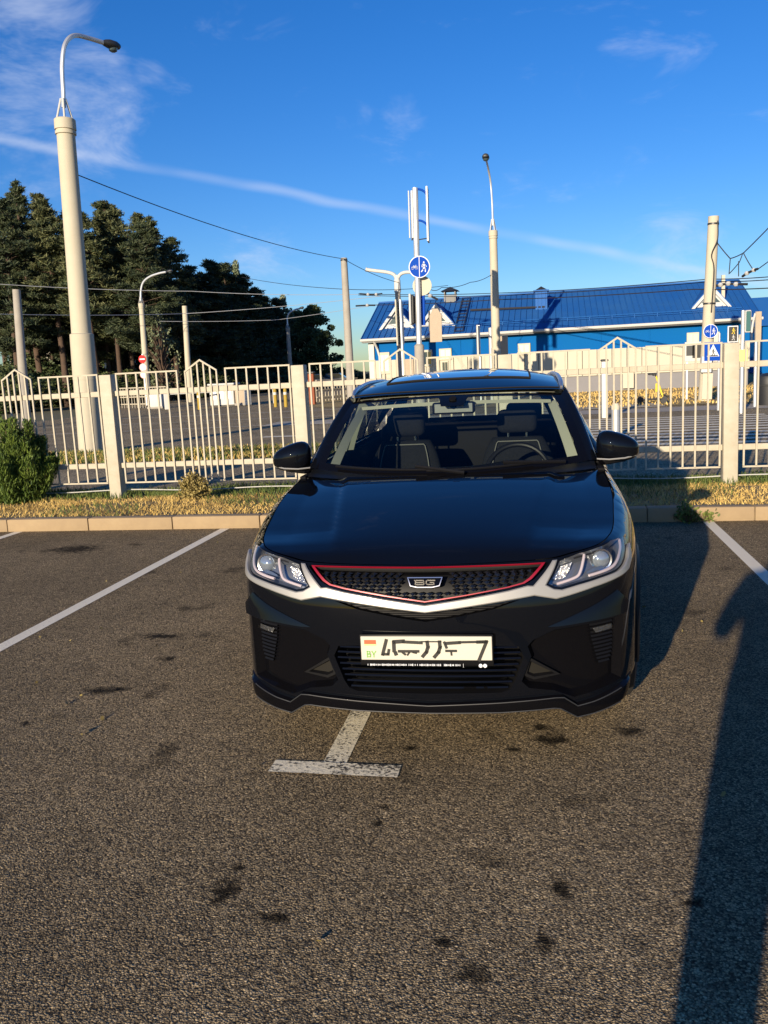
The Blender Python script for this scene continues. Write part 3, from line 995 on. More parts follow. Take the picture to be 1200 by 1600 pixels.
for zz in (z3 - 0.08, loc_of(667, 346, BS, SY)[2]):
    MB().tube(arc((0.05, 0, zz + 0.06), (0.28, 0, zz + 0.05), (0.39, 0, zz - 0.14), 8), 0.035, 8).build('bracket', MT['signblue'], ts, True)
zz = loc_of(660, 374, BS, SY)[2]
MB().tube([(0.05, 0, zz), (0.39, 0, zz + 0.03)], 0.018, 6).build('bracket', MT['darkmetal'], ts, True)
# signal heads on the post
za, zb = loc_of(640, 508, BS, SY)[2], loc_of(640, 460, BS, SY)[2]
sg = MB().rbox((-0.24, 0.0, (za + zb) / 2), (0.07, 0.55, zb - za), 0.02, 1).build('signal_backboard', MT['white'], ts, True)
MB().rbox((-0.165, 0.02, (za + zb) / 2), (0.07, 0.42, zb - za - 0.08), 0.02, 1).build('signal_head', MT['dark'], ts, True)
MB().rbox((0.04, 0.17, (za + zb) / 2 - 0.02), (0.34, 0.08, zb - za + 0.05), 0.02, 1).build('signal_cover', MT['signblue'], ts, True)
zc, zd = loc_of(680, 534, BS, SY)[2], loc_of(680, 482, BS, SY)[2]
xm = loc_of(679, 508, BS, SY)[0]
MB().prism([(xm - 0.20, zc), (xm + 0.20, zc), (xm + 0.20, zd - 0.22), (xm + 0.08, zd), (xm - 0.08, zd), (xm - 0.20, zd - 0.22)], -0.03, 0.0).build('sign_back', MT['signback'], ts)
MB().rbox((xm - 0.215, 0.02, (zc + zd) / 2 + 0.14), (0.05, 0.10, (zd - zc) * 0.62), 0.01, 1).build('signal_head', MT['dark'], ts, True)
MB().tube([(0.1, 0.03, (zc + zd) / 2), (xm, 0.03, (zc + zd) / 2)], 0.03, 8).build('bracket', MT['galv'], ts, True)

# signal board on a slim mast left of the post
SY2 = 31.0
b5 = at(631, 600, SY2); b5[2] = 0
t5 = thing('traffic_signal', 'edge-on traffic signal board on a slim mast before the dormer', 'traffic light', b5)
z0, z1 = at(628, 540, SY2)[2], at(628, 468, SY2)[2]
MB().lathe([(0.055, -.1), (0.055, z1)], 12).build('mast', MT['galv'], t5, True)
MB().rbox((-0.13, 0.0, (z0 + z1) / 2), (0.05, 0.55, z1 - z0), 0.01, 1).build('backboard', MT['cream'], t5, True)
MB().rbox((-0.02, 0.16, (z0 + z1) / 2), (0.16, 0.20, z1 - z0 - 0.1), 0.03, 2).build('signal_head', MT['signgrey'], t5, True)

# slim signs by the lamp post behind the car
SY3 = 39.5
b6 = at(769, 600, SY3); b6[2] = 0
t6 = thing('sign_post', 'slim post with signs turned away, beside the cream lamp post above the car roof', 'sign post', b6)
MB().lathe([(0.10, -.1), (0.10, at(768, 512, SY3)[2])], 12).build('shaft', MT['signgrey'], t6, True)
q = at(786, 540, SY3) - b6
MB().prism([(q[0] - .22, q[2] - .45), (q[0] + .22, q[2] - .45), (q[0] + .22, q[2] + .42), (q[0] - .22, q[2] + .42)], -0.03, 0.0).build('sign_back', MT['signback'], t6)
MB().tube([(0, 0, q[2]), (q[0], 0, q[2])], 0.03, 6).build('bracket', MT['galv'], t6)
b7 = at(751, 600, SY3 - 3); b7[2] = 0
t7 = thing('sign_post', 'thin white edge-on sign standing before the blue wall', 'sign post', b7)
z0, z1 = at(750, 555, SY3 - 3)[2], at(750, 508, SY3 - 3)[2]
MB().lathe([(0.04, -.1), (0.04, z1)], 10).build('shaft', MT['galv'], t7, True)
MB().box((-0.08, 0, (z0 + z1) / 2), (0.06, 0.6, z1 - z0), 0.1).build('sign_panel', MT['white'], t7)

# right hand signs
path_sign(tR, (0.03, -0.26, at(1105, 518, PR[1])[2]), 0.235)
b8 = at(1123, 600, 26.0); b8[2] = 0
t8 = thing('crossing_sign', 'square blue pedestrian crossing sign on a post right of the cream pole', 'road sign', b8)
q = at(1114, 549, 26.0) - b8
MB().lathe([(0.035, -.1), (0.035, q[2] + .5)], 10, c=(-q[0] * 0 + 0.0, 0.03, 0)).build('shaft', MT['galv'], t8, True)
s = 0.235
sq = MB().prism([(q[0] - s, q[2] - s * 1.12), (q[0] + s, q[2] - s * 1.12), (q[0] + s, q[2] + s * 1.12), (q[0] - s, q[2] + s * 1.12)], -0.03, 0).build('sign_panel', MT['signblue'], t8)
MB().prism([(q[0] - s * .72, q[2] - s * .62), (q[0] + s * .72, q[2] - s * .62), (q[0], q[2] + s * .85)], -0.035, -0.031).build('triangle', MT['signwhite'], sq)
wk = MB()
walker(wk, q[0], q[2] - s * .12, s * 0.48, -0.040, -0.036)
wk.stroke([(q[0] - s * .5, q[2] - s * .52), (q[0] + s * .5, q[2] - s * .52)], 0.03, -0.040, -0.036)
wk.build('pictogram', MT['dark'], sq)
b9 = at(1146, 600, 25.0); b9[2] = 0
t9 = thing('signal_panel', 'black white-edged pedestrian signal panel above the right fence post', 'signal', b9)
q = at(1145, 522, 25.0) - b9
MB().lathe([(0.035, -.1), (0.035, q[2] + .1)], 10, c=(0, 0.05, 0)).build('mast', MT['galv'], t9, True)
pw = MB().rbox((q[0], 0, q[2]), (0.27, 0.05, 0.44), 0.01, 1).build('panel', MT['signwhite'], t9, True)
MB().prism([(q[0] - .11, q[2] - .195), (q[0] + .11, q[2] - .195), (q[0] + .11, q[2] + .195), (q[0] - .11, q[2] + .195)], -0.026, -0.03).build('black_field', MT['dark'], pw)
fig = MB()
walker(fig, q[0] + .01, q[2] + .085, 0.09, -0.031, -0.034)
fig.build('pictogram', MT['yellow'], pw)
fig = MB()
walker(fig, q[0] + .01, q[2] - .09, 0.085, -0.031, -0.034)
fig.build('pictogram', MT['signgrey'], pw)
PS = ground_pt(1158, 645)
t10 = thing('traffic_signal', 'traffic signal on a grey mast right of the nearest right fence post', 'traffic light', PS)
z0, z1 = at(1161, 520, PS[1])[2], at(1161, 485, PS[1])[2]
MB().lathe([(0.055, -.1), (0.05, z1)], 12).build('mast', MT['galv'], t10, True)
MB().rbox((0.12, -0.01, (z0 + z1) / 2), (0.15, 0.12, z1 - z0), 0.02, 1).build('signal_head', MT['signgrey'], t10, True)
MB().rbox((0.12, -0.075, (z0 + z1) / 2), (0.11, 0.02, z1 - z0 - .06), 0.01, 1).build('signal_face', mat('signal_green_plastic', (0.02, 0.10, 0.10), 0.4), t10, True)
q = at(1160, 557, PS[1]) - PS
MB().rbox((q[0], -0.08, q[2]), (0.22, 0.04, 0.36), 0.01, 1).build('push_button_plate', mat('lime_plate', (0.72, 0.74, 0.18), 0.5, noise=(9, .6, (0.75, 0.55, 0.2))), t10, True)
b11 = at(1180, 600, 27.0); b11[2] = 0
t11 = thing('traffic_signal', 'tan signal board seen edge-on at the right edge above the fence', 'traffic light', b11)
z0, z1 = at(1181, 533, 27)[2], at(1181, 487, 27)[2]
MB().lathe([(0.05, -.1), (0.05, z1)], 12).build('mast', MT['galv'], t11, True)
MB().rbox((0.04, -0.06, (z0 + z1) / 2), (0.16, 0.05, z1 - z0), 0.01, 1).build('backboard', MT['signback'], t11, True)
MB().tube(arc((-0.13, -0.03, z0 - 0.05), (-0.16, -0.03, (z0 + z1) / 2), (-0.05, -0.03, z1 - .05), 6), 0.03, 6).build('bracket', MT['white'], t11, True)
# notice boards by the cream pole
b12 = at(1092, 600, 33.0); b12[2] = 0
t12 = thing('notice_board', 'white notice board with two dark pictures left of the cream pole', 'notice board', b12)
for sx in (-.42, .42):
    MB().box((sx, 0.03, 0.9), (0.06, 0.05, 1.9)).build('leg', MT['galv'], t12)
q = at(1092, 549, 33.0) - b12
nb = MB().rbox((q[0], 0, q[2]), (0.98, 0.05, 0.70), 0.01, 1).build('panel', MT['white'], t12, True)
for (px, m, w, h) in ((1078, 'darkmetal', .26, .36), (1088.5, 'dark', .30, .52)):
    q = at(px, 548, 33.0) - b12
    MB().prism([(q[0] - w / 2, q[2] - h / 2), (q[0] + w / 2, q[2] - h / 2), (q[0] + w / 2, q[2] + h / 2), (q[0] - w / 2, q[2] + h / 2)], -0.028, -0.032).build('picture', MT[m], nb)

# round signs on the far lamp: mounted on their own short post beside it
b13 = ground_pt(230, 633)
t13 = thing('sign_post', 'red no entry sign above two pale round signs on a short post', 'sign post', b13)
zt = at(225, 553, b13[1])[2]
MB().lathe([(0.06, -.1), (0.06, zt)], 10, c=(0, 0, 0)).build('shaft', MT['galv'], t13, True)
for (px, py, m) in ((226, 561, 'signred'), (227, 574, 'signwhite'), (228, 585, 'signwhite')):
    q = at(px, py, b13[1]) - b13
    sgn = MB().prism([(a, q[2] + b_) for a, b_ in disc(0.27, 0, 0)], -0.10, -0.07).build('round_sign', MT[m], t13)
    if m == 'signred':
        MB().box((0, -0.103, q[2]), (0.38, 0.004, 0.09)).build('bar', MT['signwhite'], sgn)
    else:
        ring = MB()
        n = 28
        for k in range(n):
            a, c_ = 2 * math.pi * k / n, 2 * math.pi * (k + 1) / n
            ring.add([(r * math.cos(x), -0.1035, q[2] + r * math.sin(x)) for r, x in ((.27, a), (.27, c_), (.22, c_), (.22, a))], [(0, 1, 2, 3)])
        ring.build('red_ring', mat('faded_red', (0.6, 0.30, 0.25), 0.5), sgn, fixn=False)
# ------------------------------------------------------------------ the blue building
EAVE, RIDGE, HALF = 3.2, 5.45, 5.2
pR = ground_pt(1171, 601.5)[:2]
lo, hi = 30.0, 90.0
for _ in range(50):
    mid = (lo + hi) / 2
    if at(579, 531, mid)[2] < EAVE: lo = mid
    else: hi = mid
pL = at(579, 531, lo)[:2]
eb = (pR - pL)
BL = float(np.hypot(*eb))
ang = math.atan2(eb[1], eb[0])
eb /= BL
nb_ = np.array([-eb[1], eb[0]])
house = thing('blue_building', 'long low blue building with blue metal roof and white dormers behind the road', 'building', (pL[0], pL[1], 0), ang)
def on_wall(px, py, off=0.0):
    d = pix_dir(px, py)
    q = np.array([pL[0], pL[1]]) + nb_ * off
    t = np.dot(q, nb_) / np.dot(d[:2], nb_)
    P = np.array([0, 0, CAM_H]) + t * d
    return float(np.dot(P[:2] - pL, eb)), float(P[2])
def on_roof(px, py):
    for off in np.arange(-0.4, HALF, 0.02):
        x, z = on_wall(px, py, off)
        if z <= EAVE + (RIDGE - EAVE) * (off + 0.4) / (HALF + 0.4):
            return x, off, z
    x, z = on_wall(px, py, HALF)
    return x, HALF, RIDGE
PLZ, CRZ = 0.80, 2.10
MB().box((BL / 2, HALF, (CRZ + EAVE) / 2 - 0.05), (BL - 0.06, 2 * HALF - 0.1, EAVE - CRZ)).build('upper_wall', MT['bwall'], house)
MB().box((BL / 2, HALF, CRZ / 2 + 0.02), (BL - 0.12, 2 * HALF - 0.2, CRZ + 0.06)).build('plinth', MT['plinth'], house)
# wall cladding joints on the blue band
for k in range(1, 8):
    MB().box((BL * k / 8, 0.035, (CRZ + EAVE) / 2 - 0.05), (0.05, 0.04, EAVE - CRZ - 0.1)).build('wall_joint', MT['bwall'], house)
# cream panels
npan = int(BL / 0.70)
w = BL / npan
p0 = MB().rbox((0, 0, 0), (w - 0.03, 0.05, CRZ - PLZ), 0.008, 1).build('cream_panel', MT['cream'], house)
for k in range(npan):
    inst(p0, (w * (k + 0.5), 0.03, (CRZ + PLZ) / 2), house, k == 0)
# roof
sl = math.hypot(HALF + 0.4, RIDGE - EAVE)
rf = MB()
for sgn in (0, 1):
    e0, e1 = (-0.4, HALF) if sgn == 0 else (2 * HALF + 0.4, HALF)
    vs = [(-0.45, e0, EAVE), (BL + 0.45, e0, EAVE), (BL + 0.45, e1, RIDGE), (-0.45, e1, RIDGE)]
    vs += [(a, b_, c - 0.10) for a, b_, c in vs]
    rf.add(vs, [(0, 1, 2, 3), (4, 5, 6, 7), (0, 1, 5, 4), (1, 2, 6, 5), (0, 3, 7, 4)])
for x in (0.04, BL - 0.04):
    rf.add([(x, 0.0, EAVE - .15), (x, 2 * HALF, EAVE - .15), (x, HALF, RIDGE - 0.12)], [(0, 1, 2)])
roof = rf.build('roof', MT['broof'], house)
slope = math.atan2(RIDGE - EAVE, HALF + 0.4)
seam = MB()
seam.box((0, 0, 0), (0.035, sl - 0.02, 0.05))
s0 = seam.build('roof_seam', MT['broof'], roof)
ns = int((BL + 0.9) / 0.30)
for k in range(ns + 1):
    o = inst(s0, (-0.45 + (BL + 0.9) * k / ns, (HALF - 0.4) / 2, (EAVE + RIDGE) / 2 + 0.02), roof, k == 0)
    o.rotation_euler = (slope, 0, 0)
MB().tube([(-0.45, -0.47, EAVE - 0.03), (BL + 0.45, -0.47, EAVE - 0.03)], 0.075, 8).build('gutter', MT['white'], house, True)
MB().box((BL / 2, -0.2, EAVE - 0.135), (BL + 0.8, 0.42, 0.06)).build('shade_soffit', MT['darkmetal'], house)  # eave board coloured dark to stand for the shadow under the gutter
MB().tube([(0.25, -0.4, EAVE - 0.1), (0.35, -0.05, EAVE - 0.5), (0.45, -0.05, EAVE - 0.9), (0.45, -0.05, 0.1)], 0.06, 8).build('downpipe', MT['white'], house, True)
MB().rbox((0.02, 0.0, (EAVE - 0.1) / 2), (0.30, 0.14, EAVE - 0.25), 0.01, 1).build('corner_board', MT['white'], house, True)
MB().box((BL / 2, HALF, RIDGE + 0.03), (BL + 0.9, 0.25, 0.08)).build('ridge_cap', MT['broof'], roof)
gu = MB()
for k in range(2):
    off = 0.55 + 0.12 * k
    z = EAVE + (RIDGE - EAVE) * (off + 0.4) / (HALF + 0.4) + 0.10 + 0.05 * k
    gu.tube([(3.5, off, z), (BL - 0.3, off, z)], 0.018, 5)
for x in np.arange(3.6, BL - 0.3, 1.1):
    z = EAVE + (RIDGE - EAVE) * 0.95 / (HALF + 0.4)
    gu.box((x, 0.58, z + 0.05), (0.03, 0.06, 0.22))
gu.build('snow_guard', MT['broof'], roof)
xa, ya, za_ = on_roof(735, 488)
xb, yb, zb_ = on_roof(852, 483)
MB().tube([(xa, ya, za_ + 0.12), (xb, yb, zb_ + 0.12)], 0.06, 6).build('roof_rail', MT['darkmetal'], roof)
# roof ladder
xa, ya, za_ = on_roof(729, 468)
xb, yb, zb_ = on_roof(716, 520)
xb = xa
ld = MB()
for dx in (-.22, .22):
    ld.tube([(xa + dx, ya, za_ + .1), (xb + dx, yb, zb_ + .1)], 0.03, 6)
for k in range(11):
    t = k / 10
    ld.tube([(xa - .22 + (xb - xa) * t, ya + (yb - ya) * t, za_ + .1 + (zb_ - za_) * t), (xa + .22 + (xb - xa) * t, ya + (yb - ya) * t, za_ + .1 + (zb_ - za_) * t)], 0.022, 5)
ld.build('roof_ladder', MT['darkmetal'], roof)
# dormers
def dormer(bl, br, ap):
    x0, y0, z0 = on_roof(*bl)
    x1, y1, z1 = on_roof(*br)
    off = min(y0, y1)
    z0 = EAVE + (RIDGE - EAVE) * (off + 0.4) / (HALF + 0.4)
    xm = (x0 + x1) / 2
    h = on_wall(ap[0], ap[1], off)[1] - z0
    hw = (x1 - x0) / 2
    d = h / math.tan(slope) + 0.1
    fr = MB()
    fr.prism([(xm - hw, z0), (xm + hw, z0), (xm, z0 + h)], off - 0.02, off + 0.05)
    dm = fr.build('dormer', MT['white'], roof)
    r = MB()
    ov, up = 0.12, 0.10
    for sg in (-1, 1):
        e = (xm + sg * (hw + ov), off - 0.15, z0 - up * 0.3)
        e2 = (xm + sg * (hw + ov), off + 0.35, z0 - up * 0.3)
        a_ = (xm, off - 0.15, z0 + h + up)
        b2 = (xm, off + d + 0.2, z0 + h + up)
        r.add([e, e2, b2, a_, (e[0], e[1], e[2] + .07), (e2[0], e2[1], e2[2] + .07), (b2[0], b2[1], b2[2] + .07), (a_[0], a_[1], a_[2] + .07)], [(0, 1, 2, 3), (4, 5, 6, 7), (0, 3, 7, 4), (1, 2, 6, 5)])
    r.build('dormer_roof', MT['broof'], dm)
    for sg in (-1, 1):
        wv = MB()
        e = [(xm + sg * (hw + ov + .02), z0 - .06), (xm + sg * (hw + ov - .14), z0 - .06), (xm, z0 + h - .10), (xm, z0 + h + .12)]
        wv.prism(e, off - 0.21, off - 0.16)
        wv.build('barge_board', MT['white'], dm)
        MB().prism([(xm + sg * .06, z0 + h * .22), (xm + sg * hw * .55, z0 + h * .22), (xm + sg * .06, z0 + h * .68)], off - 0.03, off - 0.022).build('pane', MT['pane'], dm)
    return dm
dormer((597, 514), (644, 511), (618, 482))
dormer((657, 511), (708, 508), (682, 478))
dormer((1084, 481), (1137, 477), (1112, 450))
# vents and chimneys
x, y, z = on_roof(704, 470)
v1 = MB()
for dx in (-.3, .3):
    for dy in (-.3, .3):
        v1.box((x + dx, y + dy, z + .25), (0.07, 0.07, 0.6))
v1.box((x, y, z + .05), (0.5, 0.5, 0.5))
v1.add([(x - .5, y - .5, z + .52), (x + .5, y - .5, z + .52), (x + .5, y + .5, z + .52), (x - .5, y + .5, z + .52), (x, y, z + .78)], [(3, 2, 1, 0), (0, 1, 4), (1, 2, 4), (2, 3, 4), (3, 0, 4)])
v1.build('roof_vent', MT['darkmetal'], roof)
x, y, z = on_roof(846, 484)
v2 = MB()
v2.box((x, y + .35, z + .45), (0.62, 0.62, 1.0))
for dx in (-.2, 0, .2):
    v2.box((x + dx, y + .035, z + .45), (0.05, 0.05, 0.96))
ch = v2.build('chimney', MT['broof'], roof)
MB().box((x, y + .35, z + 1.0), (0.82, 0.82, 0.08)).build('chimney_cap', MT['broof'], ch)
MB().add([(x - .3, y + .05, z + 1.05), (x + .3, y + .05, z + 1.05), (x + .3, y + .65, z + 1.05), (x - .3, y + .65, z + 1.05), (x, y + .35, z + 1.25)], [(0, 1, 4), (1, 2, 4), (2, 3, 4), (3, 0, 4)]).build('chimney_hat', MT['darkmetal'], ch)
x, y, z = on_roof(1130, 474)
MB().box((x, y + .1, z + .65), (0.16, 0.16, 1.5)).build('chimney', MT['cream'], roof)
# windows
for (x0, y0, x1, y1) in ((592, 551, 610, 584), (661, 547, 676, 572), (686, 545, 706, 562), (690, 564, 701, 581), (809, 537, 829, 554), (1073, 520, 1092, 539), (1111, 519, 1124, 536), (1150, 523, 1163, 538)):
    a, zt = on_wall(x0, y0)
    b_, zb = on_wall(x1, y1)
    fw = MB().rbox(((a + b_) / 2, -0.01, (zt + zb) / 2), (b_ - a, 0.10, zt - zb), 0.01, 1).build('window', MT['cream'], house, True)
    pn = MB()
    ww, hh = b_ - a, zt - zb
    hz = 0.5 if hh > 0.7 else 0.0
    for k in range(2):
        pn.box((a + ww * (0.29 + 0.42 * k), -0.062, (zt + zb) / 2), (ww * 0.36, 0.008, hh * 0.74))
    pn.build('pane', MT['pane'] if x0 in (690, 661) else mat('pale_blind', (0.62, 0.56, 0.42), 0.4), fw)
# door and pilaster in the plinth
a, zt = on_wall(973, 577)
b_, zb = on_wall(990, 608)
MB().rbox(((a + b_) / 2, -0.06, 0.62), (b_ - a, 0.16, 1.05), 0.01, 1).build('cream_pier', MT['cream'], house, True)
a, _z = on_wall(632, 560)
MB().rbox((a, -0.02, 1.05), (0.95, 0.12, 2.1), 0.01, 1).build('door', MT['signback'], house, True)

# a second blue roof shows past its right end
h2 = at(1222, 560, 70.0)
h2[2] = 0
t2 = thing('blue_building', 'further blue roofed building cut off by the right edge', 'building', h2, ang)
MB().box((2.4, 0, 1.7), (9, 6, 3.4)).build('wall', MT['bwall'], t2)
MB().prism([(-3.3, 3.4), (3.3, 3.4), (0, 5.6)], -2.6, 7.4, 'x').build('roof', MT['broof'], t2)

# ------------------------------------------------------------------ things beyond the road on the left
def far_railing(label, pa, pb, h):
    a, b_ = ground_pt(*pa), ground_pt(*pb)
    L = float(np.hypot(b_[0] - a[0], b_[1] - a[1]))
    t = thing('railing', label, 'railing', a, math.atan2(b_[1] - a[1], b_[0] - a[0]))
    for z in (0.25, h * 0.55, h):
        MB().box((L / 2, 0, z), (L, 0.05, 0.06)).build('rail', MT['fence'], t)
    n = max(4, int(L / 0.28))
    pk = MB().box((0, 0, 0), (0.035, 0.035, h)).build('picket', MT['fence'], t)
    for k in range(n + 1):
        inst(pk, (L * k / n, 0.05, h / 2), t, k == 0)
    return t
far_railing('pale railing below the far curved lamp post', (190, 638), (262, 637), 1.25)
far_railing('white barred railing right of the rust coloured post', (496, 628), (560, 622), 1.2)
g = ground_pt(352, 634)
t = thing('kiosk', 'low white cabinet with grey vents by the barrier', 'cabinet', g)
MB().rbox((0, 0, 0.62), (1.45, 0.9, 1.15), 0.03, 1).build('body', MT['white'], t, True)
MB().rbox((0, 0, 1.24), (1.6, 1.05, 0.1), 0.02, 1).build('lid', MT['white'], t, True)
for k in range(3):
    MB().box((-0.45 + 0.45 * k, -0.46, 0.7), (0.30, 0.03, 0.6)).build('vent', MT['signgrey'], t)
MB().box((0, -0.02, 0.03), (1.4, 0.85, 0.08)).build('base', MT['dark'], t)
g = ground_pt(379, 633)
t = thing('concrete_block', 'tan concrete block right of the white cabinet', 'block', g)
MB().rbox((0, 0, 0.5), (0.62, 0.6, 1.0), 0.05, 2).build('block', MT['signback'], t, True)
MB().rbox((0, 0, 0.06), (0.72, 0.7, 0.14), 0.02, 1).build('foot', MT['concrete'], t, True)
g = ground_pt(246, 638)
t = thing('concrete_block', 'pale concrete block below the far round signs', 'block', g)
MB().rbox((0, 0, 0.42), (0.9, 0.6, 0.85), 0.05, 2).build('block', MT['white'], t, True)
MB().rbox((0, 0, 0.05), (1.0, 0.7, 0.12), 0.02, 1).build('foot', MT['concrete'], t, True)
def boom(label, pa, pb, z):
    a, b_ = ground_pt(*pa), ground_pt(*pb)
    L = float(np.hypot(b_[0] - a[0], b_[1] - a[1]))
    t = thing('barrier', label, 'barrier', a, math.atan2(b_[1] - a[1], b_[0] - a[0]))
    MB().rbox((0, 0, 0.5), (0.3, 0.3, 1.0), 0.03, 1).build('housing', MT['white'], t, True)
    MB().tube([(0, 0, z), (L, 0, z)], 0.045, 8).build('boom', MT['white'], t, True)
    MB().box((L, 0, z / 2), (0.06, 0.06, z)).build('rest', MT['white'], t)
boom('white boom barrier left of the white cabinet', (262, 640), (332, 636), 0.85)
boom('white boom barrier between the tan block and the yellow bollards', (388, 633), (428, 630), 0.85)
for k, (px, py, lab) in enumerate(((312, 640, 'yellow bollard before the gabled fence frame left of the cabinet'), (431, 636, 'yellow bollard left of the pair beside the fence post'), (447, 636, 'yellow bollard next to the middle fence post'))):
    g = ground_pt(px, py)
    t = thing('bollard', lab, 'bollard', g, 0, 'yellow bollards at the far entrance')
    MB().lathe([(0.09, 0), (0.09, 0.85), (0.07, 0.93), (0.02, 0.95)], 14).build('shaft', MT['ochre'], t, True)
    MB().lathe([(0.095, 0.62), (0.095, 0.75)], 14).build('band', MT['white'], t, True)
g = ground_pt(489, 632)
t = thing('post', 'rust coloured post beside the middle fence post', 'post', g)
MB().rbox((0, 0, 0.8), (0.30, 0.30, 1.6), 0.03, 1).build('shaft', MT['orange'], t, True)
MB().rbox((0, 0, 1.65), (0.38, 0.38, 0.12), 0.03, 1).build('cap', MT['dark'], t, True)
g = ground_pt(962, 681)
t = thing('bollard', 'grey bollard with pale cap standing at the zebra crossing', 'bollard', g)
MB().lathe([(0.085, 0), (0.085, 0.60), (0.07, 0.62)], 16).build('shaft', MT['galv'], t, True)
MB().lathe([(0.088, 0.55), (0.09, 0.62), (0.06, 0.68), (0.01, 0.69)], 16).build('cap', MT['cream'], t, True)
g = ground_pt(945, 652)
t = thing('post', 'slim grey square post left of the cream pier on the lawn', 'post', g)
MB().rbox((0, 0, 0.75), (0.17, 0.17, 1.6), 0.02, 1).build('shaft', MT['signgrey'], t, True)
MB().rbox((0, 0, 1.57), (0.21, 0.21, 0.06), 0.02, 1).build('cap', MT['darkmetal'], t, True)

def far_car(label, g, rz, m, L=4.2, H=1.45):
    t = thing('parked_car', label, 'car', g, rz)
    s = L / 4.2
    prof = [(-2.1, .35), (-2.1, .75), (-1.95, .92), (-1.1, 1.0), (-.55, H), (.95, H), (1.75, .98), (2.05, .9), (2.1, .4)]
    MB().prism([(x * s, z) for x, z in [(-2.1, .3), (-2.12, .7), (-1.95, .9), (-1.0, .98), (1.6, 1.0), (2.05, .92), (2.1, .35), (2.0, .28), (-2.0, .25)]], -.86, .86).build('body', m, t)
    MB().prism([(x * s, z) for x, z in [(-1.0, .985), (-.45, H), (.9, H), (1.6, 1.005)]], -.74, .74).build('cabin', MT['pane'], t)
    MB().prism([(x * s, z) for x, z in [(-.5, H + .002), (.95, H + .002), (.9, H + .05), (-.4, H + .05)]], -.72, .72).build('roof', m, t)
    for x in (-1.3, 1.3):
        for y in (-.80, .80):
            MB().lathe([(.2, -.09), (.31, -.09), (.32, 0), (.31, .09), (.2, .09)], 16, axis='y', c=(x * s, y, .32)).build('wheel', MT['dark'], t, True)
g = ground_pt(486, 609); far_car('white parked car glimpsed behind the middle fence post', g, 0.2, MT['white'])
g = ground_pt(519, 606.5); far_car('dark blue parked car glimpsed between the fence post and the black car', g, 0.1, mat('blue_car_paint', (0.05, 0.08, 0.16), 0.3, coat=0.6))

# the scooter parked on the lawn edge
g = ground_pt(1020, 631)
t = thing('kick_scooter', 'yellow and black kick scooter parked on the lawn beyond the crossing', 'scooter', g, 0.0)
for x in (-0.42, 0.36):
    MB().lathe([(0.07, -.025), (0.125, -.025), (0.13, 0), (0.125, .025), (0.07, .025)], 18, axis='y', c=(x, 0, 0.13)).build('wheel', MT['dark'], t, True)
MB().rbox((-0.05, 0, 0.16), (0.66, 0.16, 0.05), 0.02, 1).build('deck', MT['darkmetal'], t, True)
MB().tube([(0.26, 0, 0.18), (0.33, 0, 0.25), (0.10, 0, 0.95)], 0.03, 8).build('stem', MT['yellow'], t, True)
MB().rbox((0.12, -0.01, 0.55), (0.07, 0.05, 0.30), 0.02, 1).build('battery_cover', MT['yellow'], t, True)
MB().tube([(0.02, -0.24, 0.98), (0.10, 0, 0.96), (0.02, 0.24, 0.98)], 0.022, 6).build('handlebar', MT['dark'], t, True)
MB().rbox((-0.02, 0, 1.02), (0.26, 0.34, 0.07), 0.02, 1).build('bar_bag', MT['dark'], t, True)
MB().tube([(0.48, 0, 0.2), (0.38, 0, 0.29), (0.28, 0, 0.25)], 0.03, 6).build('mudguard', MT['dark'], t, True)
g = ground_pt(1200, 632)
t = thing('waste_bin', 'dark rounded waste bin at the right edge on the lawn', 'bin', g)
MB().lathe([(0.30, 0), (0.36, 0.55), (0.37, 0.75), (0.33, 0.86), (0.1, 0.95), (0.02, 0.96)], 20).build('body', MT['dark'], t, True)
MB().lathe([(0.375, 0.56), (0.385, 0.62)], 20).build('rim', MT['darkmetal'], t, True)

# ------------------------------------------------------------------ overhead wires
def wire(label, P, sag=0.3, r=0.014, m='cable', name='overhead_wire'):
    pts = []
    for a, b_ in zip(P[:-1], P[1:]):
        a, b_ = np.array(a, float), np.array(b_, float)
        for t in np.linspace(0, 1, 16):
            p = a + (b_ - a) * t
            p[2] -= sag * 4 * t * (1 - t)
            pts.append(p)
    q = [pts[0]]
    for p in pts[1:]:
        if np.linalg.norm(p - q[-1]) > 1e-4:
            q.append(p)
    o = MB().tube(q, r * (0.72 if r > 0.0165 else 1.15), 5).build(name, MT[m], None, True)
    return tag(o, label, 'wire')
wire('wire from the big lamp post down to the grey concrete pole', [at(118, 272, B0[1]), at(540, 405, 36.0)], 0.25, 0.011)
wire('wire from the grey concrete pole on behind the blue sign', [at(543, 408, 36.0), at(625, 442, 41.0)], 0.1, 0.018)
wire('upper wire crossing in front of the pines', [at(-30, 442, 46), at(300, 455, 50), at(560, 460, 50)], 0.10, 0.020, 'galv')
wire('lower double wire crossing in front of the pines', [at(-30, 490, 44), at(290, 490, 57.5), at(600, 462, 56)], 0.10, 0.022, 'galv')
wire('lowest wire before the dark wood', [at(250, 502, 57), at(430, 500, 60), at(600, 474, 56)], 0.05, 0.020, 'galv')
wire('wire sloping from the wood to the grey pole', [at(378, 433, 50), at(540, 452, 37), at(700, 446, 45)], 0.1, 0.018)
wire('upper trolley wire over the blue roof', [at(560, 459, 45), at(776, 458, 40), at(1108, 436, 32.3), at(1260, 426, 30)], 0.06, 0.014)
wire('second trolley wire over the blue roof', [at(560, 461, 45.5), at(776, 462, 41), at(1108, 440, 32.6), at(1260, 431, 30.5)], 0.06, 0.014)
wire('lower trolley wire over the blue roof ridge', [at(560, 477, 44), at(780, 468, 40), at(1085, 452, 32), at(1260, 446, 29)], 0.05, 0.016)
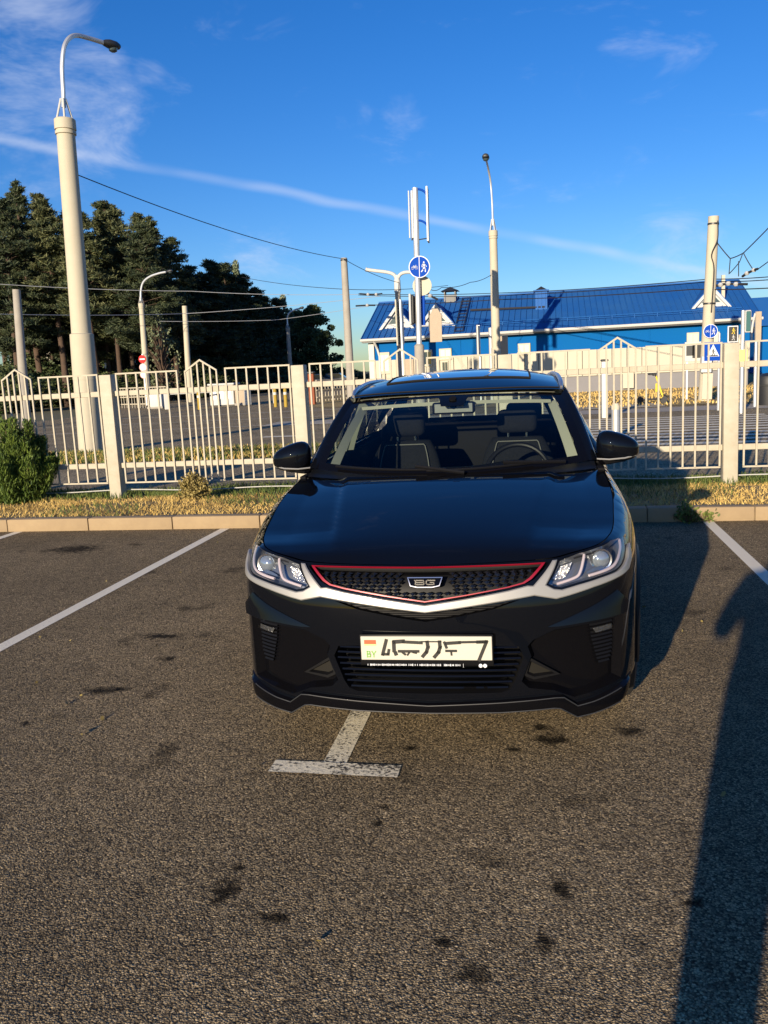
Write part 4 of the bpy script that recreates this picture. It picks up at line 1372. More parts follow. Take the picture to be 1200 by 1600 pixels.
wire('guy wire from the middle lamp post', [at(771, 427, B1[1]), at(735, 441, 37), at(690, 449, 35), at(672, 452, 33)], 0.08, 0.018)
wire('guy wire from the cream pole to the wire junction', [at(1116, 373, PR[1]), at(1141, 404, 31), at(1162, 395, 30.5), at(1230, 325, 29)], 0.02, 0.016)
wire('cross wire at the right edge', [at(1162, 396, 30.5), at(1176, 420, 30.2), at(1182, 422, 30), at(1230, 385, 29)], 0.02, 0.014)
wire('drop wire below the junction', [at(1141, 404, 31), at(1139, 428, 31), at(1155, 410, 30.7), at(1160, 397, 30.6)], 0.01, 0.014)
wire('hanging wire left of the junction', [at(1154, 408, 30.7), at(1154, 432, 30.7)], 0.0, 0.014)
# insulators and switch gear on the wires
def gear(label, P, r):
    a, b_ = np.array(P[0]), np.array(P[-1])
    t = thing('wire_fitting', label, 'wire fitting', tuple(a))
    n = len(P)
    MB().tube([np.array(p) - a for p in P], r, 6).build('clamp', MT['dark'], t, True)
    for p in P[1:-1]:
        q = np.array(p) - a
        MB().lathe([(r * 1.2, -r * 1.5), (r * 2.2, 0), (r * 1.2, r * 1.5)], 10, c=tuple(q)).build('insulator', MT['signgrey'], t, True)
gear('dark trolley wire fitting left of the blue roof corner', [at(562, 459, 44.5), at(575, 460, 44.4), at(588, 460, 44.3), at(597, 459, 44.2)], 0.045)
gear('lower trolley wire fitting above the blue roof corner', [at(556, 478, 43.6), at(574, 477, 43.5), at(586, 477, 43.4)], 0.045)
gear('long wire fitting right of the cream pole', [at(1112, 448, 31.6), at(1126, 445, 31.4), at(1138, 443, 31.3), at(1150, 444, 31.2), at(1168, 444, 31.0)], 0.045)
gear('slanted wire fitting at the right edge', [at(1160, 432, 30.6), at(1167, 427, 30.4), at(1178, 422, 30.2), at(1184, 420, 30.0)], 0.04)
gear('bent wire fitting beside the white round sign back', [at(664, 452, 33), at(672, 462, 33), at(684, 468, 33)], 0.045)

# ------------------------------------------------------------------ trees
def cards(centers, sizes, rng_, aspect=0.35, up=0.0, dirs=None):
    n = len(centers)
    d = rng_.normal(size=(n, 3))
    if dirs is not None:
        d = d * 0.7 + dirs
    d[:, 2] += up
    d /= np.linalg.norm(d, axis=1)[:, None]
    e = rng_.normal(size=(n, 3))
    e = np.cross(d, e)
    e /= np.linalg.norm(e, axis=1)[:, None]
    L = sizes[:, None]
    V = np.stack([centers - d * L * .5 - e * L * aspect * .3, centers - d * L * .5 + e * L * aspect * .3, centers + d * L * .15 + e * L * aspect * .5, centers + d * L * .5, centers + d * L * .15 - e * L * aspect * .5], 1)
    return V.reshape(-1, 3)
def card_mesh(name, V, m):
    n = len(V) // 5
    me = bpy.data.meshes.new(name)
    me.vertices.add(len(V))
    me.vertices.foreach_set('co', V.astype(np.float32).ravel())
    me.loops.add(n * 5)
    me.loops.foreach_set('vertex_index', np.arange(n * 5, dtype=np.int32))
    me.polygons.add(n)
    me.polygons.foreach_set('loop_start', np.arange(n, dtype=np.int32) * 5)
    me.update(calc_edges=True)
    me.materials.append(m)
    return me
def pine_meshes(seed, H, crown0, spread, m, dense=1.0):
    r = np.random.default_rng(seed)
    lean = r.normal(0, 0.012, 2)
    tr = MB()
    zs = np.linspace(0, H * 0.97, 9)
    wob = np.cumsum(r.normal(0, 0.03, (9, 2)), 0)
    ax = [np.array([lean[0] * z + wob[i, 0], lean[1] * z + wob[i, 1], z]) for i, z in enumerate(zs)]
    tr.tube(ax, [0.19 * (1 - 0.9 * z / H) + 0.02 for z in zs], 8)
    cen, siz, dr = [], [], []
    nb = int(104 * dense)
    for k in range(nb):
        f = crown0 + (1 - crown0) * (k + r.uniform(0, 1)) / nb
        z = H * f
        g = (f - crown0) / (1 - crown0)
        Lb = spread * (0.10 + 1.02 * (1 - g) ** 0.72) * min(1.0, 0.55 + 3.0 * g) * r.uniform(0.5, 1.15)
        a = r.uniform(0, 2 * math.pi)
        el = r.uniform(-0.05, 0.35) + 0.55 * g
        base = np.array([np.interp(z, zs, [q[0] for q in ax]), np.interp(z, zs, [q[1] for q in ax]), z])
        dd = np.array([math.cos(a) * math.cos(el), math.sin(a) * math.cos(el), math.sin(el)])
        tip = base + dd * Lb
        tr.tube([base, base + dd * Lb * 0.55 - np.array([0, 0, 0.05]), tip], [0.05 * (1 - .6 * g), 0.03, 0.012], 5, caps=False)
        nc = r.integers(3, 6)
        for q in range(nc):
            t = r.uniform(0.35, 1.05)
            cc = base + dd * Lb * t + r.normal(0, 0.16, 3) * Lb * 0.5
            rad = r.uniform(0.28, 0.52) * (0.75 + 0.12 * spread) * (0.55 + 0.45 * (1 - g))
            m_ = int(92 * dense * (rad / 0.42) ** 2)
            p = r.normal(size=(m_, 3))
            p /= np.linalg.norm(p, axis=1)[:, None]
            p *= (r.uniform(0.05, 1.1, m_) ** 0.6)[:, None]
            dr.append(p * 1.0 + np.array([0, 0, 0.5]))
            cen.append(cc + p * np.array([rad * 1.15, rad * 1.15, rad * 0.62]))
            siz.append(r.uniform(0.18, 0.40, m_))
    cen, siz, dr = np.concatenate(cen), np.concatenate(siz), np.concatenate(dr)
    me = card_mesh('crown', cards(cen, siz, r, 0.17, 0.15, dr), m)
    return tr, me
def round_meshes(seed, H, R0, z0, m, n=9000, size=(0.18, 0.32)):
    r = np.random.default_rng(seed)
    tr = MB()
    tr.tube([(0, 0, 0), (r.normal(0, .1), r.normal(0, .1), H * 0.4), (r.normal(0, .2), r.normal(0, .2), H * 0.8)], [0.18, 0.13, 0.04], 8)
    cen, siz, dr = [], [], []
    k = 130
    for i in range(k):
        f = r.uniform(0, 1)
        z = z0 + (H - z0) * f
        rr = R0 * math.sqrt(max(0.02, 1 - abs(2 * f - 0.85) ** 2.2)) * r.uniform(0.35, 1.05)
        a = r.uniform(0, 2 * math.pi)
        cc = np.array([rr * math.cos(a), rr * math.sin(a), z])
        tr.tube([(0, 0, max(0.3, z * 0.6)), tuple(cc * np.array([.6, .6, .9])), tuple(cc)], [0.05, 0.03, 0.01], 5, caps=False)
        rad = r.uniform(0.35, 0.75) * R0 * 0.34
        q = n // k
        p = r.normal(size=(q, 3))
        p /= np.linalg.norm(p, axis=1)[:, None]
        p *= (r.uniform(0.2, 1, q) ** 0.5)[:, None]
        cen.append(cc + p * rad * np.array([1.1, 1.1, .9]))
        dr.append(p)
        siz.append(r.uniform(*size, q))
    cen, siz, dr = np.concatenate(cen), np.concatenate(siz), np.concatenate(dr)
    return tr, card_mesh('crown', cards(cen, siz, r, 0.6, 0.0, dr), m)
def proto_tree(meshes):
    tr, me = meshes
    root = bpy.data.objects.new('tree', None)
    C.objects.link(root)
    tr.build('trunk', MT['bark'], root, True, fixn=False)
    o = bpy.data.objects.new('crown', me)
    C.objects.link(o)
    o.parent = root
    return root
PH = 17.0
pines = [proto_tree(pine_meshes(s, PH, c0, sp, m)) for s, c0, sp, m in ((11, .36, 2.6, MT['needle']), (12, .42, 2.3, MT['needle']), (13, .30, 2.7, MT['needle2']), (14, .46, 2.4, MT['needle']), (15, .26, 2.5, MT['needle2']))]
darkp = [proto_tree(pine_meshes(s, 13.0, .10, 2.5, MT['needle2'], 1.15)) for s in (21, 22)]
rounds = [proto_tree(round_meshes(31, 9.5, 3.3, 0.5, MT['leafg'], 26000)), proto_tree(round_meshes(32, 10.0, 2.0, 2.0, MT['leafpale'], 7000))]
bushes = [proto_tree(round_meshes(41, 3.2, 1.9, 0.2, MT['leafg'], 5000, (0.10, 0.2))), proto_tree(round_meshes(42, 5.2, 1.2, 0.3, MT['leafpale'], 1500, (0.10, 0.18)))]
used = set()
def plant(proto, H0, px, top, dep, name, label, cat, group, wide=1.0):
    """a tree whose stem stands at distance dep and whose tip reaches the height seen"""
    P = at(px, top, dep)
    s = P[2] / H0
    first = id(proto) not in used
    used.add(id(proto))
    o = proto if first else copy_tree(proto)
    o.name = name
    o.location = (P[0], P[1], -0.03)
    o.rotation_euler = (0, 0, random.uniform(0, 6.28))
    sw = (0.55 + 0.45 * s) * wide
    o.scale = (sw, sw, s)
    tag(o, label, cat, group)
    return o
PG = 'tall pines at the left edge of the wood'
PLAB = 'tall pine with bare reddish trunk in the left part of the wood'
for i, (px, top, dep) in enumerate(((-70, 285, 60), (-38, 300, 66), (-8, 318, 58), (18, 306, 66), (30, 289, 62), (58, 316, 70), (72, 307, 60), (100, 330, 66), (128, 336, 60), (150, 324, 72), (160, 315, 62), (182, 322, 67), (205, 350, 60), (212, 336, 74), (238, 343, 64), (258, 374, 68), (110, 360, 78), (45, 350, 80), (-20, 345, 80), (170, 370, 82), (225, 380, 80), (80, 380, 86), (10, 380, 88), (140, 390, 90), (35, 410, 74), (95, 420, 76), (125, 430, 70), (185, 415, 74), (215, 425, 70), (65, 440, 68), (155, 440, 66), (5, 430, 70))):
    lab = {(30, 289): 'tallest pine with pointed top left of the big lamp post', (160, 315): 'tall pine rising just right of the big lamp post', (238, 343): 'tall pine whose crown stands above the far curved lamp', (258, 374): 'last tall pine before the wood steps down to lower trees'}.get((px, top), PLAB)
    plant(pines[i % 5], PH, px, top, dep, 'pine_tree', lab, 'tree', PG, 1.42)
for i, (px, top, dep) in enumerate(((285, 428, 80), (302, 418, 84), (322, 410, 80), (340, 424, 90), (356, 414, 84), (374, 432, 88), (392, 452, 90), (410, 464, 96), (425, 468, 100), (270, 440, 92), (310, 440, 98), (350, 445, 100), (385, 470, 104), (245, 430, 90), (330, 455, 76), (290, 470, 74), (365, 480, 80), (400, 500, 88))):
    plant(darkp[i % 2], 13.0, px, top, dep, 'pine_tree', 'dark low branched pine in the right half of the wood', 'tree', 'dark pines in the right half of the wood', 1.6)
plant(rounds[0], 9.5, 486, 484, 100, 'broadleaf_tree', 'round dark green tree at the right end of the wood', 'tree', None)
plant(rounds[0], 9.5, 462, 492, 106, 'broadleaf_tree', 'dark green tree just left of the last round tree', 'tree', None)
plant(rounds[1], 10.0, 440, 464, 102, 'broadleaf_tree', 'pale feathery tree standing out against the dark wood', 'tree', None, 0.8)
plant(rounds[1], 10.0, 366, 412, 98, 'broadleaf_tree', 'pale topped tree rising from the middle of the wood', 'tree', None, 0.7)
for i, (px, top, dep) in enumerate(((-20, 580, 50), (15, 575, 52), (60, 585, 60), (95, 575, 62), (165, 585, 60), (200, 580, 66), (280, 575, 70), (318, 580, 72), (345, 575, 74), (380, 580, 78), (410, 578, 82), (440, 575, 88), (120, 560, 70), (30, 555, 64), (190, 555, 78), (425, 560, 98), (395, 550, 102))):
    plant(bushes[0], 3.2, px, top, dep, 'bush', 'low leafy bush under the edge of the wood', 'bush', 'bushes under the edge of the wood', 1.5)
plant(bushes[1], 5.2, 246, 488, 59, 'shrub', 'thin twiggy pale shrub beside the far curved lamp post', 'shrub', None, 1.0)
for i, (px, top, dep) in enumerate(((530, 575, 130), (548, 578, 130), (515, 582, 120))):
    plant(bushes[0], 3.2, px, top, dep, 'bush', 'low leafy bush on the skyline left of the blue building', 'bush', 'skyline bushes', 2.2)
# pale flats glimpsed between the trunks
def flats(label, px0, px1, top, dep):
    a, b_ = at(px0, 600, dep), at(px1, 600, dep)
    H = at((px0 + px1) / 2, top, dep)[2]
    W = b_[0] - a[0]
    t = thing('apartment_block', label, 'building', (a[0], a[1], 0))
    MB().box((W / 2, 5, H / 2), (W, 10, H)).build('wall', MT['cream'], t)
    MB().box((W / 2, 5, H + 0.15), (W + .6, 10.6, 0.3)).build('roof', MT['plinth'], t)
    nf, nw = max(2, int(H / 2.9)), max(2, int(W / 3.0))
    w0 = MB().box((0, 0, 0), (1.4, 0.08, 1.4)).build('window', MT['pane'], t)
    first = True
    for i in range(nf):
        for k in range(nw):
            inst(w0, (W * (k + .5) / nw, -0.03, 1.7 + i * 2.9), t, first)
            first = False
flats('pale block of flats glimpsed between the left trunks', 20, 128, 470, 125)
flats('pale block of flats glimpsed right of the big lamp post', 150, 205, 500, 135)

# ------------------------------------------------------------------ shrubs on the verge
def juniper(base, H, W):
    r = np.random.default_rng(5)
    t = thing('juniper_shrub', 'dense green juniper shrub in front of the fence at the left edge', 'shrub', base)
    st = MB()
    cen, siz, dr = [], [], []
    for k in range(46):
        a = r.uniform(0, 2 * math.pi)
        rr = W * math.sqrt(r.uniform(0, 1))
        hh = H * (1.0 - 0.45 * (rr / W) ** 2) * r.uniform(0.72, 1.03)
        b0 = np.array([rr * 0.35 * math.cos(a), rr * 0.35 * math.sin(a), 0.0])
        b1 = np.array([rr * math.cos(a), rr * math.sin(a), hh])
        st.tube([b0, b0 * .3 + b1 * .5 - [0, 0, 0.1], b1 * 0.98], [0.018, 0.012, 0.004], 5, caps=False)
        n = 900
        f = r.uniform(0.03, 1, n)
        p = b0[None] + (b1 - b0)[None] * f[:, None]
        wd = 0.135 * np.sin(np.clip(1.12 - f, 0, 1) * math.pi * 0.72) + 0.012
        ang_ = r.uniform(0, 2 * math.pi, n)
        q = np.sqrt(r.uniform(0.1, 1, n))
        p[:, 0] += np.cos(ang_) * wd * q
        p[:, 1] += np.sin(ang_) * wd * q
        cen.append(p)
        dr.append(np.stack([np.cos(ang_) * .8, np.sin(ang_) * .8, np.full(n, 1.3)], 1))
        siz.append(r.uniform(0.035, 0.075, n))
    st.build('stems', MT['twig'], t, True, fixn=False)
    V = cards(np.concatenate(cen), np.concatenate(siz), r, 0.20, 0.6, np.concatenate(dr))
    o = bpy.data.objects.new('foliage', card_mesh('foliage', V, MT['juniper']))
    C.objects.link(o)
    o.parent = t
g = ground_pt(28, 782, 0.1)
juniper((g[0], g[1], 0.08), 1.24, 0.58)
def small_bush(name, label, base, H, W, m, n, seed, size=(0.02, 0.04)):
    r = np.random.default_rng(seed)
    t = thing(name, label, 'bush', base)
    st = MB()
    cen, siz, dr = [], [], []
    for k in range(26):
        a, e = r.uniform(0, 2 * math.pi), r.uniform(0.25, 1.5)
        d = np.array([math.cos(a) * math.cos(e) * W, math.sin(a) * math.cos(e) * W, math.sin(e) * H]) * r.uniform(.7, 1)
        st.tube([(0, 0, 0), d * .5, d], [0.008, 0.006, 0.002], 4, caps=False)
        q = n // 26
        f = np.sqrt(r.uniform(0.1, 1, q))
        p = d[None] * f[:, None] + r.normal(0, 0.035, (q, 3))
        cen.append(p)
        dr.append(np.repeat(d[None] / np.linalg.norm(d), q, 0))
        siz.append(r.uniform(*size, q))
    st.build('stems', MT['twig'], t, True, fixn=False)
    V = cards(np.concatenate(cen), np.concatenate(siz), r, 0.6, 0.2, np.concatenate(dr))
    o = bpy.data.objects.new('foliage', card_mesh('foliage', V, m))
    C.objects.link(o)
    o.parent = t
g = ground_pt(304, 780, 0.1)
small_bush('dry_bush', 'small round yellowing bush in front of the fence', (g[0], g[1], 0.08), 0.36, 0.22, MT['drybush'], 3400, 3)
g = ground_pt(1070, 813)
small_bush('weed', 'green weed growing at the kerb in the car shadow', (g[0], KERB_Y - 0.01, 0.0), 0.17, 0.17, MT['greengrass'], 500, 8)
g = ground_pt(1101, 812)
small_bush('weed', 'tiny green weed at the kerb beside the white line', (g[0], KERB_Y - 0.01, 0.0), 0.08, 0.07, MT['greengrass'], 140, 9)
# loose litter of leaves on the lot
lf = []
for k in range(60):
    lf.append((random.uniform(-4, 2.4), random.uniform(2.0, 8.4), 0.009))
for px, py in ((135, 1145), (128, 1150), (160, 1125)):
    g = ground_pt(px, py)
    lf.append((g[0], g[1], 0.009))
V = cards(np.array(lf), np.array([random.uniform(0.012, 0.03) for _ in lf]), rng, 0.7, 0.0)
V[:, 2] = np.clip(V[:, 2], 0.003, 0.02)
o = bpy.data.objects.new('leaf_litter', card_mesh('leaf_litter', V, MT['drybush']))
C.objects.link(o)
tag(o, 'tiny dry leaves scattered on the parking lot', 'leaves', kind='stuff')
# ------------------------------------------------------------------ the black car
# car frame: x across (right in the photo), y backwards from the nose, z up
CAR = (-0.4622, 3.2230, 0.02416)
PLAN = np.array([(0, .0), (.15, .003), (.30, .012), (.45, .032), (.58, .065), (.69, .115), (.775, .19), (.828, .305), (.866, .45), (.893, .63), (.910, .83), (.912, 1.05), (.898, 1.35), (.892, 1.8), (.89, 2.3), (.892, 2.9), (.895, 3.3), (.888, 3.65), (.86, 3.93), (.80, 4.12), (.68, 4.24), (.5, 4.30), (.25, 4.325), (0, 4.33)])
PD = np.r_[0, np.cumsum(np.hypot(*np.diff(PLAN, axis=0).T))]
PT = np.zeros_like(PLAN)
for i in range(len(PLAN)):
    if i == 0: PT[i] = (1, 0)
    elif i == len(PLAN) - 1: PT[i] = (-1, 0)
    else:
        h0, h1 = PD[i] - PD[i - 1], PD[i + 1] - PD[i]
        PT[i] = ((PLAN[i] - PLAN[i - 1]) / h0 * h1 + (PLAN[i + 1] - PLAN[i]) / h1 * h0) / (h0 + h1)
UMAX = float(PD[-1])
def plan_exact(u):
    i = int(min(max(np.searchsorted(PD, u) - 1, 0), len(PD) - 2))
    h = PD[i + 1] - PD[i]
    t = (u - PD[i]) / h
    p = (2 * t ** 3 - 3 * t * t + 1) * PLAN[i] + (-2 * t ** 3 + 3 * t * t) * PLAN[i + 1] + h * ((t ** 3 - 2 * t * t + t) * PT[i] + (t ** 3 - t * t) * PT[i + 1])
    q = (6 * t * t - 6 * t) * (PLAN[i] - PLAN[i + 1]) / h + (3 * t * t - 4 * t + 1) * PT[i] + (3 * t * t - 2 * t) * PT[i + 1]
    q = q / math.hypot(*q)
    return p, (-q[1], q[0])
def smooth_interp(x, xs, ys):
    i = int(min(max(np.searchsorted(xs, x) - 1, 0), len(xs) - 2))
    h = xs[i + 1] - xs[i]
    t = min(max((x - xs[i]) / h, 0), 1)
    def sl(k):
        if k == 0: return (ys[1] - ys[0]) / (xs[1] - xs[0])
        if k == len(xs) - 1: return (ys[-1] - ys[-2]) / (xs[-1] - xs[-2])
        a, b_ = (ys[k] - ys[k - 1]) / (xs[k] - xs[k - 1]), (ys[k + 1] - ys[k]) / (xs[k + 1] - xs[k])
        return 0 if a * b_ <= 0 else 2 * a * b_ / (a + b_)
    return (2 * t ** 3 - 3 * t * t + 1) * ys[i] + (-2 * t ** 3 + 3 * t * t) * ys[i + 1] + h * ((t ** 3 - 2 * t * t + t) * sl(i) + (t ** 3 - t * t) * sl(i + 1))
ZX = [0, .35, .53, .64, .74, .88, 1.04, 1.2, 1.45, 1.75, 2.05, 2.6, 4.2, UMAX - .6, UMAX]
ZY = [.829, .834, .840, .858, .870, .886, .900, .925, .968, 1.012, 1.045, 1.05, 1.085, 1.11, 1.10]
RX, RY = [0, .4, .7, 1.0, 1.3, 1.9, 2.4, UMAX], [.10, .10, .10, .11, .125, .115, .06, .06]
QX, QY = [0, .5, .9, 1.5, 2.2, UMAX], [.26, .26, .22, .20, .22, .25]
TN = 3000
def _tab(fn):
    return [fn(UMAX * i / TN) for i in range(TN + 1)]
def _look(T, a):
    q = min(max(a, 0.0), UMAX) / UMAX * TN
    i = min(int(q), TN - 1)
    return T[i] + (T[i + 1] - T[i]) * (q - i)
_pl = [plan_exact(UMAX * i / TN) for i in range(TN + 1)]
T_PX, T_PY = [float(p[0][0]) for p in _pl], [float(p[0][1]) for p in _pl]
T_NX, T_NY = [float(p[1][0]) for p in _pl], [float(p[1][1]) for p in _pl]
T_Z = _tab(lambda a: smooth_interp(a, ZX, ZY))
T_R = _tab(lambda a: smooth_interp(a, RX, RY))
T_Q = _tab(lambda a: smooth_interp(a, QX, QY))
def plan(u):
    return (_look(T_PX, u), _look(T_PY, u)), (_look(T_NX, u), _look(T_NY, u))
def ztop(u):
    return _look(T_Z, abs(u))
def Su(u, z):
    s = -1 if u < 0 else 1
    a = min(abs(u), UMAX)
    zt = ztop(a)
    z0 = zt - _look(T_Q, a)
    o = 0.0
    if z > z0:
        k = min(1, (z - z0) / (zt - z0))
        o += _look(T_R, a) * (1 - math.sqrt(max(0, 1 - k * k * .96)))
    if z < .36:
        o += .02 * ((.36 - z) / .16) ** 2
    # door waist crease
    if 1.9 < a < 4.6:
        o += 0.012 * math.exp(-((z - 0.62) / 0.10) ** 2)
    p, n = plan(a)
    return np.array([s * (p[0] + n[0] * o), p[1] + n[1] * o, z])
def Sn(u, z):
    e = 0.004
    d = Su(u + e, z) - Su(u - e, z)
    zt = ztop(u)
    z1, z0 = min(z + e, zt), min(z, zt) - e
    f = Su(u, z1) - Su(u, z0)
    n = np.array([d[1] * f[2] - d[2] * f[1], d[2] * f[0] - d[0] * f[2], d[0] * f[1] - d[1] * f[0]])
    L = math.sqrt(n[0] * n[0] + n[1] * n[1] + n[2] * n[2])
    return n / L if L > 1e-12 else np.array([0, -1.0, 0])
def SO(u, z, off=0.0):
    return Su(u, z) + off * Sn(u, z)
def resample(poly, step, closed=True):
    out = []
    n = len(poly)
    for i in range(n if closed else n - 1):
        a, b_ = np.array(poly[i], float), np.array(poly[(i + 1) % n], float)
        k = max(1, int(math.ceil(np.linalg.norm(b_ - a) / step)))
        for j in range(k):
            out.append(tuple(a + (b_ - a) * j / k))
    if not closed:
        out.append(tuple(poly[-1]))
    return out
def round_poly(poly, n=4):
    """soften corners: one pass of quadratic corner cutting"""
    out = []
    m_ = len(poly)
    for i in range(m_):
        p0, p1, p2 = (np.array(poly[(i + k) % m_], float) for k in (-1, 0, 1))
        a, c = p1 + (p0 - p1) * .3, p1 + (p2 - p1) * .3
        for t in np.linspace(0, 1, n):
            out.append(tuple((1 - t) ** 2 * a + 2 * t * (1 - t) * p1 + t * t * c))
    return out
def in_poly(P, poly):
    P = np.asarray(P, float)
    x, y = P[:, 0], P[:, 1]
    r = np.zeros(len(P), bool)
    n = len(poly)
    for i in range(n):
        (x0, y0), (x1, y1) = poly[i], poly[(i + 1) % n]
        if y0 == y1:
            continue
        c = ((y0 > y) != (y1 > y)) & (x < (x1 - x0) * (y - y0) / (y1 - y0) + x0)
        r ^= c
    return r
def seg_dist(P, poly):
    d = np.full(len(P), 1e9)
    n = len(poly)
    for i in range(n):
        a, b_ = np.array(poly[i], float), np.array(poly[(i + 1) % n], float)
        v = b_ - a
        t = np.clip(((P - a) @ v) / (v @ v + 1e-15), 0, 1)
        d = np.minimum(d, np.linalg.norm(P - (a + t[:, None] * v), axis=1))
    return d
def region(outer, holes=(), step=0.03):
    loops = [resample(outer, step)] + [resample(h, step * .7) for h in holes]
    pts, edges = [], []
    for L in loops:
        b_ = len(pts)
        pts += L
        edges += [(b_ + i, b_ + (i + 1) % len(L)) for i in range(len(L))]
    O = np.array(loops[0])
    gx = np.arange(O[:, 0].min(), O[:, 0].max(), step)
    gy = np.arange(O[:, 1].min(), O[:, 1].max(), step * 0.87)
    G = np.array([(x + (step / 2 if j % 2 else 0), y) for j, y in enumerate(gy) for x in gx])
    if len(G):
        k = in_poly(G, loops[0])
        for L in loops[1:]:
            k &= ~in_poly(G, L)
        G = G[k]
        if len(G):
            k = np.ones(len(G), bool)
            for L in loops:
                k &= seg_dist(G, L) > step * 0.42
            pts += [tuple(p) for p in G[k]]
    vo, eo, fo, *_ = delaunay_2d_cdt([Vector(p) for p in pts], edges, [], 0, 1e-6)
    V = np.array([(v.x, v.y) for v in vo])
    F = [tuple(f) for f in fo]
    cen = np.array([V[list(f)].mean(0) for f in F])
    k = in_poly(cen, loops[0])
    for L in loops[1:]:
        k &= ~in_poly(cen, L)
    return V, [f for f, kk in zip(F, k) if kk]
def mesh_from(name, P, F, Nrm, m, parent):
    me = bpy.data.meshes.new(name)
    me.from_pydata([tuple(p) for p in P], [], F)
    # face the triangles along the given normals
    bad = []
    for pl in me.polygons:
        nn = sum((Vector(Nrm[i]) for i in pl.vertices), Vector())
        if pl.normal.dot(nn) < 0:
            bad.append(pl.index)
    if bad:
        F2 = [tuple(reversed(f)) if i in set_bad else f for set_bad in [set(bad)] for i, f in enumerate(F)]
        me.clear_geometry()
        me.from_pydata([tuple(p) for p in P], [], F2)
    me.polygons.foreach_set('use_smooth', [True] * len(me.polygons))
    me.normals_split_custom_set_from_vertices([tuple(n) for n in Nrm])
    me.materials.append(m)
    o = bpy.data.objects.new(name, me)
    C.objects.link(o)
    o.parent = parent
    return o
def skin_patch(name, poly, m, parent, off=0.0, holes=(), step=0.03):
    V, F = region(poly, holes, step)
    fo = off if callable(off) else (lambda a, b_: off)
    P, Nm = [], []
    for u, z in V:
        P.append(SO(u, z, fo(u, z)))
        if callable(off):
            e = 0.004
            d1 = SO(u + e, z, fo(u + e, z)) - SO(u - e, z, fo(u - e, z))
            d2 = SO(u, z + e, fo(u, z + e)) - SO(u, z - e, fo(u, z - e))
            n = np.cross(d1, d2)
            Nm.append(n / (np.linalg.norm(n) + 1e-12))
        else:
            Nm.append(Sn(u, z))
    return mesh_from(name, P, F, Nm, m, parent)
def rim(name, pa, oa, pb, ob, m, parent, step=0.03):
    """wall between the loop pa at depth oa and the loop pb (same point count) at depth ob"""
    A, B = [], []
    n = len(pa)
    for i in range(n):
        a0, a1, b0, b1 = (np.array(q, float) for q in (pa[i], pa[(i + 1) % n], pb[i], pb[(i + 1) % n]))
        k = max(1, int(math.ceil(np.linalg.norm(a1 - a0) / step)))
        for j in range(k):
            t = j / k
            A.append(SO(*(a0 + (a1 - a0) * t), oa))
            B.append(SO(*(b0 + (b1 - b0) * t), ob))
    k = len(A)
    b_ = MB()
    b_.add(A + B, [(i, (i + 1) % k, (i + 1) % k + k, i + k) for i in range(k)])
    return b_.build(name, m, parent, smooth=True, fixn=True)
def raised(name, poly, m, parent, h, step=0.025, low=-0.01, bev=0.004, holes=()):
    """a trim piece proud of the skin with a small chamfer"""
    inner = shrink(poly, bev)
    o = skin_patch(name, inner, m, parent, h, holes, step)
    r1 = rim('edge', poly, h - bev, inner, h, m, None, step)
    r2 = rim('edge', poly, low, poly, h - bev, m, None, step)
    join(o, [r1, r2])
    return o
def join(o, others):
    bm = bmesh.new()
    me0_ = o.data
    has = True
    nm = [tuple(c.vector) for c in me0_.corner_normals]
    base_loops = len(me0_.loops)
    vs = [tuple(v.co) for v in me0_.vertices]
    fs = [tuple(p.vertices) for p in me0_.polygons]
    for q in others:
        b_ = len(vs)
        vs += [tuple(v.co) for v in q.data.vertices]
        fs += [tuple(i + b_ for i in p.vertices) for p in q.data.polygons]
        nm += [tuple(c.vector) for c in q.data.corner_normals]
        bpy.data.objects.remove(q)
    bm.free()
    me = bpy.data.meshes.new(o.name)
    me.from_pydata(vs, [], fs)
    me.polygons.foreach_set('use_smooth', [True] * len(me.polygons))
    me.normals_split_custom_set(nm)
    for mm in me0_.materials:
        me.materials.append(mm)
    o.data = me
def shrink(poly, d):
    """inset a simple polygon by d"""
    P = [np.array(p, float) for p in poly]
    n = len(P)
    area = sum(P[i][0] * P[(i + 1) % n][1] - P[(i + 1) % n][0] * P[i][1] for i in range(n))
    sg = 1 if area > 0 else -1
    out = []
    for i in range(n):
        a, b_, c = P[i - 1], P[i], P[(i + 1) % n]
        e0, e1 = (b_ - a) / (np.linalg.norm(b_ - a) + 1e-12), (c - b_) / (np.linalg.norm(c - b_) + 1e-12)
        n0, n1 = np.array([-e0[1], e0[0]]) * sg, np.array([-e1[1], e1[0]]) * sg
        k = max(0.35, 1 + n0 @ n1)
        out.append(tuple(b_ + (n0 + n1) / k * d))
    return out
def mir(poly):
    return [(-u, z) for u, z in reversed(poly)]
def sym(half):
    """right half chain from the centre out and back to the centre -> closed symmetric polygon"""
    return list(half) + [(-u, z) for u, z in reversed(half) if abs(u) > 1e-9]

